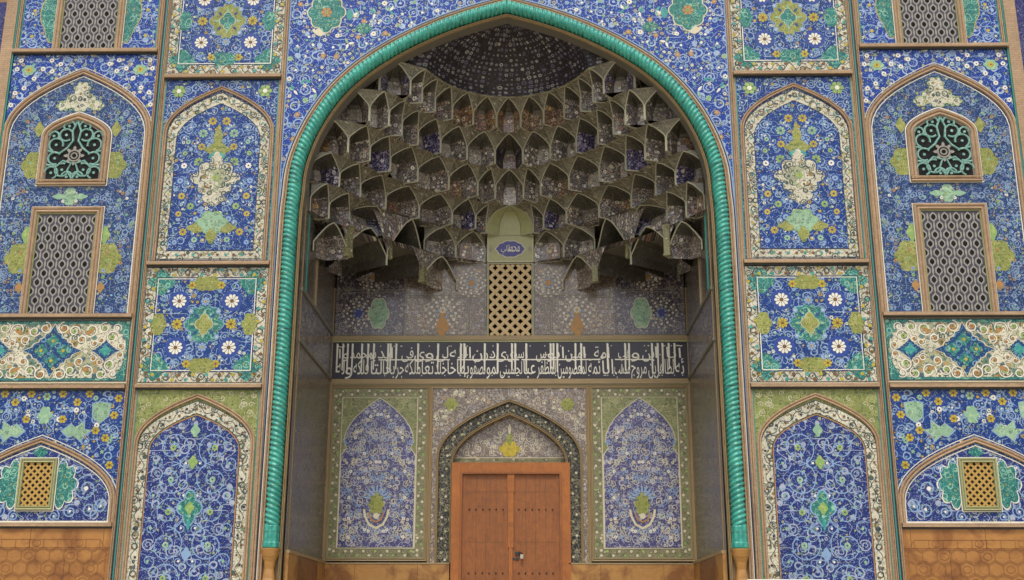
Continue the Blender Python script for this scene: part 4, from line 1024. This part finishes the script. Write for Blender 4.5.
def put_text(b, s, x0, x1, z0, z1, m, y, keep=False, off=.0):
    V, F = text_mesh(s, 1.0, off)
    if not V: return
    ax, bx = min(v.x for v in V), max(v.x for v in V); az, bz = min(v.y for v in V), max(v.y for v in V)
    kx = (x1-x0)/(bx-ax); kz = (z1-z0)/(bz-az)
    for f in F: b.face([(x0+(V[i].x-ax)*kx, y, z0+(V[i].y-az)*kz) for i in f], m)
def inscription():
    z0, z1 = 6.545, 7.315
    h = MB(); h.box(-3.71, 3.71, -.01, .2, z0, z1, 'navy_glaze')
    P = h.build('inscription_band', root, (0, BACK, 0), 'dark band of white Arabic calligraphy across the back wall')
    b = MB()
    lower = ['ئه', 'لطاهرين', 'مروج', 'مذهب', 'الأ', 'ئمة', 'لمعصومين', 'لمظفر', 'عبا', 'لحسيني', 'لمو', 'لصفو', 'بها', 'خا', 'خلد', 'تعا', 'ملكه', 'جر', 'بحا', 'لتأ', 'فلكه', 'و', 'له']
    upper = ['آبا', 'ا', 'ين', 'و', 'هب', 'ا', 'مة', 'ا', 'مين', 'ابو', 'س', 'ا', 'سوى', 'ى', 'در', 'ن', 'الله', 'لى', 'و', 'ى', 'فى', 'ا', 'يد', 'بمحمد', 'وآ']
    for words, za, zb, sz in ((lower, z0+.03, z0+.46, 1), (upper, z0+.37, z0+.70, 1)):
        wts = [max(len(w_), 1.6)*.9+.5 for w_ in words]; tot = sum(wts); x = 3.64
        for w_, wt in zip(words, wts):
            wd = wt/tot*7.28; V, F = text_mesh(shape(w_), 1.0, .0)
            if V:
                az, bz = min(v.y for v in V), max(v.y for v in V); full = .75; kz = (zb-za)/max(1.0, .0001+bz-az)*.98
                ax, bx = min(v.x for v in V), max(v.x for v in V); kx = min((wd*.92)/(bx-ax), kz*1.5)
                yy = -.013-.0001*(len(b.f) % 7)
                for f in F: b.face([(x-wd*.96+(V[i].x-ax)*kx, yy, za+.06+(V[i].y)*kz*1.05) for i in f], 'white_glaze')
            x -= wd
    # tall shafts that run through both lines, as in thuluth
    rnd = random.Random(6); xs = [3.45, 3.33, 3.2, 3.1, 2.98, 2.5, 2.42, 2.05, 1.5, 1.38, 1.0, .92, .86, .35, .12, .05, -.25, -.52, -.95, -1.02, -1.5, -1.92, -2.38, -2.5, -2.55, -2.85, -2.97, -3.1, -3.3, -3.4, -3.5, -3.62]
    for x in xs:
        zz = z0+rnd.uniform(.1, .22); b.flat([(x-.016, zz), (x+.012, zz-.01), (x+.022, z1-.03), (x-.02, z1-.015)], 'white_glaze', 8)
    for (xa, xb) in ((-2.75, -1.25), (-1.1, .2), (.25, 1.9), (2.2, 3.0)): b.flat([(xa, 6.93), (xb, 6.93), (xb, 6.955), (xa, 6.955)], 'white_glaze', 9)
    for sx in range(70):
        x = rnd.uniform(-3.6, 3.6); z = rnd.choice([z0+.06, z0+.5, z1-.08]); b.disc((x, z), .013, 'white_glaze', 10, 5)
    for k in range(60): b.spiral((-3.6+k*.122, z0+(.2 if k % 2 else .56)), .1, 1.5, 1 if k % 2 else -1, k, .009, 'rib_grey', 0.2, True, None)
    b.build('calligraphy', P)
    b = MB(); b.box(-3.71, 3.71, -.05, .2, 6.425, 6.53, 'tan_strip'); b.box(-3.71, 3.71, -.03, .2, 6.405, 6.424, 'rib_glaze')
    b.box(-3.71, 3.71, -.05, .2, 7.36, 7.455, 'tan_strip'); b.box(-3.71, 3.71, -.03, .2, 7.322, 7.358, 'tan_green')
    b.build('ledge', P); return P
inscription()

# upper back wall panels -------------------------------------------------------
def upper_panels():
    objs = []
    def plate(x0, x1, z0, z1, m, nm, deco=None, label=None, y=BACK):
        cx = (x0+x1)/2; h = MB(); h.box(x0-cx, x1-cx, 0, .2, z0, z1, m)
        P = h.build('tile_panel', root, (cx, y, 0), label)
        b = MB(); b.ribbon(rect_loop(x0-cx+.025, x1-cx-.025, z0+.025, z1-.025), .022, 'rib_grey', 2)
        if deco: deco(b, cx)
        b.build('panel_field', P); mirror(P); return P
    def starburst(b, cx, c, r, core='orange_glaze'):
        c = (c[0]-cx, c[1])
        for ring, n, mt in ((.95, 16, 'cream_line'), (.72, 12, 'white_glaze'), (.5, 10, 'cream_line'), (.3, 7, 'light_blue_glaze')):
            for k in range(n):
                a = 2*math.pi*(k+.5*(n % 3))/n; q = (c[0]+r*ring*math.cos(a), c[1]+r*ring*math.sin(a))
                b.rosette(q, r*.078, 6, mt, 'purple_glaze', 4)
        b.lobed(c, r*.2, r*.22, core, 5, 6, .2, .1)
    def d1(b, cx):
        starburst(b, cx, (1.42, 7.95), .38); b.lobed((1.42-cx, 7.65), .12, .2, 'orange_glaze', 6, 4); b.rosette((1.42-cx, 8.02), .08, 8, 'cream_line', 'orange_glaze', 8)
    def d2(b, cx): b.lobed((2.78-cx, 7.95), .19, .3, 'tile_pale', 5, 6, .2, .1, 'cream_line', .015); starburst(b, cx, (3.2, 7.95), .34, 'purple_glaze')
    def d3(b, cx): starburst(b, cx, (.82, 8.62), .32)
    def d4(b, cx): starburst(b, cx, (2.95, 8.75), .3, 'orange_glaze')
    plate(.881, 2.219, 7.46, 8.319, 'tile_frieze', 'a', d1, 'grey violet tile panel with a small orange vase')
    plate(2.221, 3.70, 7.46, 8.439, 'tile_purple', 'b', d2, 'violet tile panel with a pale green cartouche')
    plate(.50, .879, 7.46, 8.319, 'tile_frieze', 'c')
    plate(.50, 1.219, 8.321, 9.039, 'tile_frieze', 'd', d3, 'tile panel with a round burst of white flowers beside the lattice')
    plate(1.221, 2.219, 8.321, 9.3, 'tile_frieze', 'e')
    plate(2.221, 3.70, 8.441, 9.6, 'tile_purple', 'f', d4)
    plate(.53, 1.219, 9.041, 9.8, 'tile_frieze', 'g')
upper_panels()
h = MB(); h.face([(-.47, .1, 7.46), (.47, .1, 7.46), (.47, .1, 9.04), (-.47, .1, 9.04)], 'black_void')
W3 = h.build('lattice_window', root, (0.01, BACK, 0), 'tall tan lattice window with rows of round holes at the centre of the back wall')
b = MB(); b.box(-.5, -.45, -.02, .2, 7.46, 9.06, 'rib_glaze'); b.box(.45, .5, -.02, .2, 7.46, 9.06, 'rib_glaze'); b.box(-.45, .45, -.02, .2, 9.03, 9.06, 'rib_glaze'); b.build('window_frame', W3)
b = MB(); hole_lattice(b, -.45, .45, 7.47, 9.03, .215, .068, 'grille_tan', -.005, .06)
for i in range(11):
    for j in range(19):
        if (i+j) % 2 == 0:
            x, z = -.45+i*.09, 7.47+j*.09-.0
            if abs(x) < .44 and z < 9.0 and z > 7.48: pass
b.build('lattice', W3)
# medallion over the window
h = MB(); h.box(-.5, .5, -.03, .2, 9.07, 9.70, 'tan_green')
P = h.build('tile_panel', root, (.01, BACK, 0), 'pale green panel with an oval violet medallion of white calligraphy')
b = MB(); b.lobed((0, 9.37), .27, .17, 'purple_glaze', 2, 10, .1, .08, 'cream_line', .02)
V = shape('يا حسين'); put_text(b, shape('علي'), -.2, .02, 9.27, 9.45, 'white_glaze', -.012); put_text(b, shape('محمد'), -.06, .2, 9.3, 9.47, 'white_glaze', -.013)
for sx in (-1, 1): b.lobed((sx*.42, 9.37), .04, .06, 'rib_glaze', 3, 4)
b.ribbon(rect_loop(-.48, .48, 9.09, 9.68), .02, 'cream_line', 3)
b.build('medallion', P, (0, -.031, 0))

# ------------------------------------------------------------------ muqarnas vault
random.seed(12)
def seg_cell(FL, FR, z0, z1, recess, lean, mats, apexpt=None, midpt=None, hj=.55, pier=.010, rnd_=False):
    """one corbelled niche: feet FL/FR (plan), three-facet back, vaulted head leaning to its apex"""
    FL, FR = Vector(FL), Vector(FR); ch = FR-FL; L = ch.length; nrm = Vector((-ch.y, ch.x))/L     # outward (away from the void)
    mid = (FL+FR)/2
    e_ = ch.normalized()*min(pier, L*.14); FL = FL+e_; FR = FR-e_; ch = FR-FL
    inw = -nrm
    A = Vector(apexpt) if apexpt else mid+inw*lean
    M = Vector(midpt) if midpt else mid+nrm*recess
    NS = 10; US = [0, .12, .3, .5, .7, .88, 1]
    b = MB(); rows = []; uvr = []; rimL = []; rimR = []
    for i in range(NS+1):
        s = i/NS
        z = z0+(z1-z0)*s
        if s < hj: g = 0
        else: g = ((s-hj)/(1-hj))
        gx = (1-math.sqrt(max(0, 1-g*g))) if rnd_ else .5*g+.5*(1-(1-g)**.5)      # rim closes late: pointed arch
        rl = FL.lerp(A, gx); rr = FR.lerp(A, gx)
        # recess: stays deep then curls forward
        c = 0 if s < .66 else ((s-.66)/.34)
        cc = 1-math.sqrt(max(0, 1-c*c))
        Ms = M.lerp(A, cc)
        # facet points left/right of the back facet
        row = []
        BL = rl.lerp(Ms, .82); BR = rr.lerp(Ms, .82)
        wide = ch*(.24*(1-gx)); P = [rl, rl.lerp(Ms-wide, .5), Ms-wide, Ms, Ms+wide, rr.lerp(Ms+wide, .5), rr]
        rows.append([(p.x, p.y, z) for p in P])
        if i == 0:
            cu = [0]
            for q0, q1 in zip(P, P[1:]): cu.append(cu[-1]+(q1-q0).length)
            vv = 0
        else: vv += (Vector(rows[-1][3])-Vector(rows[-2][3])).length
        uvr.append([(u+FL.x*3.1+z0*7.7, vv+z0*3) for u in cu])
        rimL.append((rl.x, rl.y, z)); rimR.append((rr.x, rr.y, z))
    b.grid(rows, None, uvr, False, lambda i, j: (mats[1] if j in (2, 3) else mats[2] if len(mats) > 2 else mats[0]) if i < 7 else ('tan_green' if rnd_ else 'tile_shade'))  # light and shade in the tile colours: paler back facets, darker heads
    for j in (2, 4):
        b.tube([tuple(Vector(r[j])+Vector((0, -.004, 0))) for r in rows], .006, 'rib_grey', 4)
    return b, rimL, rimR, M, A
def rib(P, wd, th, m='rib_glaze'):
    b = MB(); b.tube(P, wd, m, 5); return b
VAULT = []
LEVELS = [  # name, z0, z1, feet (x>0 half, from the axis outward), recess, lean
 ('A', 11.42, 12.00, [(.25, 1.97), (.72, 1.82), (1.13, 1.55), (1.45, 1.20), (1.67, .78), (1.86, .40), (2.45, .30), (3.2, .30)], .34, .2),
 ('B', 10.82, 11.42, [(.29, 2.45), (.86, 2.22), (1.38, 1.87), (1.80, 1.45), (2.07, .98), (2.27, .52), (2.62, .30), (3.3, .28)], .38, .2),
 ('C', 10.23, 10.82, [(.30, 2.96), (.66, 2.76), (1.24, 2.42), (1.84, 1.96), (2.33, 1.38), (2.66, .84), (3.02, .42), (3.7, .30)], .40, .2),
 ('D', 9.68, 10.23, [(.50, 3.55), (.72, 3.25), (1.20, 2.98), (1.86, 2.60), (2.48, 2.02), (2.90, 1.36), (3.22, .78), (3.72, .35)], .40, .2),
 ('E', 9.08, 9.68, [(.52, 3.72), (1.15, 3.50), (1.80, 3.12), (2.48, 2.45), (3.12, 1.52), (3.42, .92), (3.72, .55)], .30, .2),
]
palette = [('tile_vault', 'tile_vault_lit'), ('tile_vault', 'tile_vault_warm'), ('tile_vault_plum', 'tile_vault_lit'), ('tile_vault', 'tile_vault_lit'), ('tile_vault', 'tile_frieze')]
vault = bpy.data.objects.new('stalactite_vault', None); COL.objects.link(vault); vault.parent = root; vault.location = (0, 0, 8.5); vault.empty_display_size = .3
vault['label'] = 'dark tiled stalactite half dome of tiered niches filling the arch'
def put(b, name, center, label=None):
    """origin at the piece's own centre; parent keeps world place"""
    cx, cy, cz = center; b.v = [(x-cx, y-cy, z-cz) for x, y, z in b.v]
    return b.build(name, vault, (cx, cy, cz-8.5), label)
ringtop = {}; ringbot = {}
for li, (nm, z0, z1, feet, rec, lean) in enumerate(LEVELS):
    allf = [(-x, y) for x, y in reversed(feet)]+list(feet)
    n = len(allf)-1; data = []
    for i in range(n):
        FL, FR = allf[i], allf[i+1]; L = math.dist(FL, FR)
        centre = (i == n//2)
        j = abs(i-n//2)
        mp = None; ap = None; rc, ln = rec*min(1, L/.55), lean
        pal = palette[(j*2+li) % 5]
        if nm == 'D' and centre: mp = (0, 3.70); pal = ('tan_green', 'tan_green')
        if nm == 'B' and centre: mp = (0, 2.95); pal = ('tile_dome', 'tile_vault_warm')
        if nm == 'C' and centre: pal = ('tile_vault', 'tile_vault_lit')
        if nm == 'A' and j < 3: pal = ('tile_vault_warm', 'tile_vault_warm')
        # keep recess inside the room
        mid = Vector(((FL[0]+FR[0])/2, (FL[1]+FR[1])/2)); ch = Vector((FR[0]-FL[0], FR[1]-FL[1])); nr = Vector((-ch.y, ch.x)).normalized()
        M0 = mid+nr*rc
        if nm == 'E' and (centre or j == 3): data.append(None); continue
        zb = 9.25 if nm == 'E' and j == 4 else z0
        M0.x = max(-3.70, min(3.70, M0.x)) if abs(M0.x) > 3.70 and z0 < 9.6 else M0.x; M0.y = min(3.70, M0.y)
        if not mp: mp = tuple(M0)
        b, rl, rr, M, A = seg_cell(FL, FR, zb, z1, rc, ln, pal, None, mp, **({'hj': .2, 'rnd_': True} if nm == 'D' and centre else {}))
        data.append((rl, rr, M, A, b))
    for i, dt in enumerate(data):
        if dt is None: continue
        rl, rr, M, A, b = dt
        c = ((rl[0][0]+rr[0][0])/2, (rl[0][1]+rr[0][1])/2, z0); zb = rl[0][2]
        rb = b; rb.tube(rl, .012, 'rib_pale', 5); rb.tube(rr, .012, 'rib_pale', 5)
        # sill line along the bottom of the niche
        bot = [rl[0], tuple(Vector((*M, z0)).lerp(Vector(rl[0]), .35)), (M.x, M.y, z0), tuple(Vector((*M, z0)).lerp(Vector(rr[0]), .35)), rr[0]]
        ch = Vector(rr[0])-Vector(rl[0]); Mv = Vector((M.x, M.y, zb)); bot = [rl[0], tuple(Mv-ch*.24), tuple(Mv), tuple(Mv+ch*.24), rr[0]]
        rb.tube(bot, .014, 'rib_pale', 5)
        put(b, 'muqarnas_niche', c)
    # pendentive kites between the arches of a tier, and the flat star soffit over them
    for i in range(len(data)+1):
        kb = MB()
        Lc = data[i-1] if i > 0 else None; Rc = data[i] if i < len(data) else None
        if Lc is None and Rc is None: continue
        A_ = Lc[1] if Lc else None; B_ = Rc[0] if Rc else None
        if A_ is None: A_ = [(p[0]-(1 if i == 0 else 0)*(.0), p[1], p[2]) for p in [B_[0]]*len(B_)]; A_ = [(B_[0][0], B_[0][1], p[2]) for p in B_]
        if B_ is None: B_ = [(A_[0][0], A_[0][1], p[2]) for p in A_]
        rows = []; uvr = []
        for k in range(len(A_)):
            a, c = Vector(A_[k]), Vector(B_[k]); m_ = (a+c)/2; wdt = (a-c).length
            foot = Vector((A_[0][0], A_[0][1], a.z)); m_ = m_.lerp(foot, -.0)
            inward = Vector((-foot.x, .2-foot.y, 0)); inward.normalize() if inward.length > .01 else None
            m_ += inward*wdt*.10
            rows.append([tuple(a), tuple(m_), tuple(c)]); u0 = foot.x*2+foot.y*3; uvr.append([(u0, a.z), (u0+wdt/2, a.z), (u0+wdt, a.z)])
        kb.grid(rows, 'tile_kite', uvr)
        mid = [r_[1] for r_ in rows]; kb.tube([tuple(Vector(p)+Vector((0, -.006, 0))) for p in mid[7:]], .006, 'rib_glaze', 4)
        put(kb, 'muqarnas_kite', (mid[0][0], mid[0][1], z0))
    top = []; bot = []
    for len_, dt in enumerate(data):
        if dt is None:
            q1, q2 = allf[len_], allf[len_+1]; bot += [q1, q2]; top += [q1, q2] if abs(q1[0]+q2[0]) < .1 else [((q1[0]+q2[0])*.47, (q1[1]+q2[1])*.47)]; continue
        rl, rr, M, A, b = dt; top.append((A.x, A.y)); ch = Vector((rr[0][0]-rl[0][0], rr[0][1]-rl[0][1]))
        bot += [(rl[0][0], rl[0][1]), tuple(M-ch*.24), tuple(M+ch*.24)]
    bot.append(allf[-1]); ringtop[nm] = (top, z1); ringbot[nm] = (bot, z0)
def strip_between(P, Q, z, m, b):
    """flat soffit between two plan polylines"""
    P2 = resample_even(P, 80); Q2 = resample_even(Q, 80)
    for i in range(80):
        b.face([(P2[i][0], P2[i][1], z), (P2[i+1][0], P2[i+1][1], z), (Q2[i+1][0], Q2[i+1][1], z), (Q2[i][0], Q2[i][1], z)], m, [(P2[i][0], P2[i][1]), (P2[i+1][0], P2[i+1][1]), (Q2[i+1][0], Q2[i+1][1]), (Q2[i][0], Q2[i][1])])
order = ['A', 'B', 'C', 'D', 'E']
for k in range(1, 5):
    b = MB(); t_, z = ringtop[order[k]]; q_, z2 = ringbot[order[k-1]]
    strip_between([(-3.9, .3)]+t_+[(3.9, .3)], [(-3.9, .3)]+q_+[(3.9, .3)], z, 'tile_vault', b); 
    # a backing ledge behind the lower tier so that no light leaks through
    strip_between([(-3.9, .3)]+t_+[(3.9, .3)], [(-3.95, .35), (-3.95, 3.95), (3.95, 3.95), (3.95, .35)], z+.012, 'rib_grey', b)
    put(b, 'soffit', (0, 1.5, z))
# dome over the top tier
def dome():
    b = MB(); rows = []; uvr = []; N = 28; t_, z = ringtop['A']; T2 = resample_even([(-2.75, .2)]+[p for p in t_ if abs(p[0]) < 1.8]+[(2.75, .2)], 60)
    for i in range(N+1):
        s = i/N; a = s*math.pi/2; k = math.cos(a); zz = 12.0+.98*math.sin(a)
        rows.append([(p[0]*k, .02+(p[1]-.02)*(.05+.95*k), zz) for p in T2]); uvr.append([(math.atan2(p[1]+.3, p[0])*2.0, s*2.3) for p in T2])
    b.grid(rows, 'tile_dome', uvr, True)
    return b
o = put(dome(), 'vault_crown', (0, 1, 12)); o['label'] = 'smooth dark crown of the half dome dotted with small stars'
b = MB(); t_, z = ringtop['A']; b.tube([(p[0], p[1], 12.0) for p in t_], .022, 'rib_glaze', 5); put(b, 'crown_rim', (0, 1, 12))
# big squinches with hanging pendants
def squinch():
    out = []
    PA, PB = (1.80, 3.12), (3.12, 1.52); z0, z1 = 8.45, 9.08
    specs = [((1.12, 3.70), PA, (1.46, 3.72), (1.42, 3.3)), (PA, (2.48, 2.45), (3.1, 3.6), (2.0, 2.6)), ((2.48, 2.45), PB, (3.66, 3.0), (2.75, 1.95)), (PB, (3.70, .95), (3.70, 1.45), (3.35, 1.15))]
    for k, (FL, FR, mp, ap) in enumerate(specs):
        for sx in (1, -1):
            f1, f2 = (FL, FR) if sx == 1 else ((-FR[0], FR[1]), (-FL[0], FL[1]))
            zz = z0 if k in (0, 3) else 8.62; zt = (z1, 9.67, 9.25, z1)[k]
            b, rl, rr, M, A = seg_cell(f1, f2, zz, zt, .3, .2, [('tile_frieze', 'tile_frieze'), ('tile_shade', 'tile_vault'), ('tile_shade', 'tile_vault'), ('tile_vault', 'tile_frieze')][k], (sx*ap[0], ap[1]), (sx*mp[0], mp[1]), .3)  # dark tile on the two corner hollows paints in their shade
            c = ((rl[0][0]+rr[0][0])/2, (rl[0][1]+rr[0][1])/2, zz); rb = b; rb.tube(rl, .015, 'rib_pale', 5); rb.tube(rr, .015, 'rib_pale', 5); put(b, 'muqarnas_niche', c)
            out.append((sx, k, rl, rr, A))
    for sx in (1, -1):
        kb = MB()
        cells = [o for o in out if o[0] == sx]
        for a, c in zip(cells, cells[1:]):
            A_, B_ = (a[3], c[2]) if sx == 1 else (a[2], c[3])
            kb.grid([[A_[i], (B_[i][0], B_[i][1], A_[i][2])] for i in range(len(A_))], 'tile_vault', [[(p[0]*2, p[2]), (q[0]*2+.1, q[2])] for p, q in zip(A_, B_)])
        top = [(c[4].x, c[4].y) for c in cells]; bt = [q for q in ringbot['E'][0] if q[0]*sx > .5]; bt.sort(key=lambda q: -q[1]+abs(q[0])*.5)
        P2 = resample_even([(sx*.55, 3.72)]+top+[(sx*3.72, .5)], 40); Q2 = resample_even(sorted(bt, key=lambda q: math.atan2(q[1]-.2, abs(q[0])), reverse=True), 40)
        for i in range(40): kb.face([(P2[i][0], P2[i][1], z1), (P2[i+1][0], P2[i+1][1], z1), (Q2[i+1][0], Q2[i+1][1], z1), (Q2[i][0], Q2[i][1], z1)], 'tile_vault')
        R2 = resample_even([(sx*.55, 3.9), (sx*3.9, 3.9), (sx*3.9, .5)], 40)
        for i in range(40): kb.face([(P2[i][0], P2[i][1], z1+.01), (P2[i+1][0], P2[i+1][1], z1+.01), (R2[i+1][0], R2[i+1][1], z1+.01), (R2[i][0], R2[i][1], z1+.01)], 'rib_grey')
        put(kb, 'squinch_soffit', (sx*2.5, 2.5, z0))
    for (px, py, za, ax) in ((1.80, 3.12, 8.45, -.35), (3.12, 1.52, 8.5, -.5), (2.42, 2.50, 8.78, -.8)):
        b = MB(); wd = .095 if za < 8.7 else .05
        pr = [(wd*1.3, 9.12), (wd*.95, 9.0), (wd*.95, za+.05), (wd*1.1, za+.03), (wd*1.1, za), (.01, za-.03)]
        rows = []; uvr = []
        for r_, z in pr: rows.append([(r_*math.cos(a), r_*math.sin(a), z-za) for a in [math.pi/4+ax+k*math.pi/2 for k in range(5)]]); uvr.append([(k*.12, z) for k in range(5)])
        b.grid(rows, 'tile_border_grey', uvr)
        for sx in (1, -1):
            o = b.build('pendant', vault, (sx*px, py, za-8.5)) 
squinch()

# ------------------------------------------------------------------ adjoining wing walls
b = MB(); b.box(0, 7, 0, 3, 0, 13.6, 'rough_brick')
b.flat(rect(.02, 6.9, 3.3, 13.5), 'tile_sidewing', 1); b.moulding([(.06, 0), (.06, 13.6)], .1, .03, 'brick_strip')
b2 = b
o = b.build('wing_wall', None, (9.705, .45, 0)); o['label'] = 'dark violet tiled wing wall set back beyond the right edge of the portal'; o['category'] = 'wall'; o['group'] = 'wing walls beside the portal'
c = o.copy(); COL.objects.link(c); c.location.x = -9.705; c.scale.x = -1; c['label'] = 'dark violet tiled wing wall set back beyond the left edge of the portal'

# notice board whose white top edge shows at the bottom right
root2 = bpy.data.objects.new('notice_board', None); COL.objects.link(root2); root2.location = (4.45, -1.2, 0)
root2['label'] = 'white notice board standing before the lower right arched panel'; root2['category'] = 'notice board'
b = MB(); b.box(-.62, .62, -.02, .02, 1.4, 2.305, 'notice_white'); b.build('board', root2)
for sx in (-1, 1):
    b = MB(); b.tube([(sx*.42, .05, 0), (sx*.42, .05, 2.1)], .025, 'steel_and_shadow', 8); b.build('leg', root2)
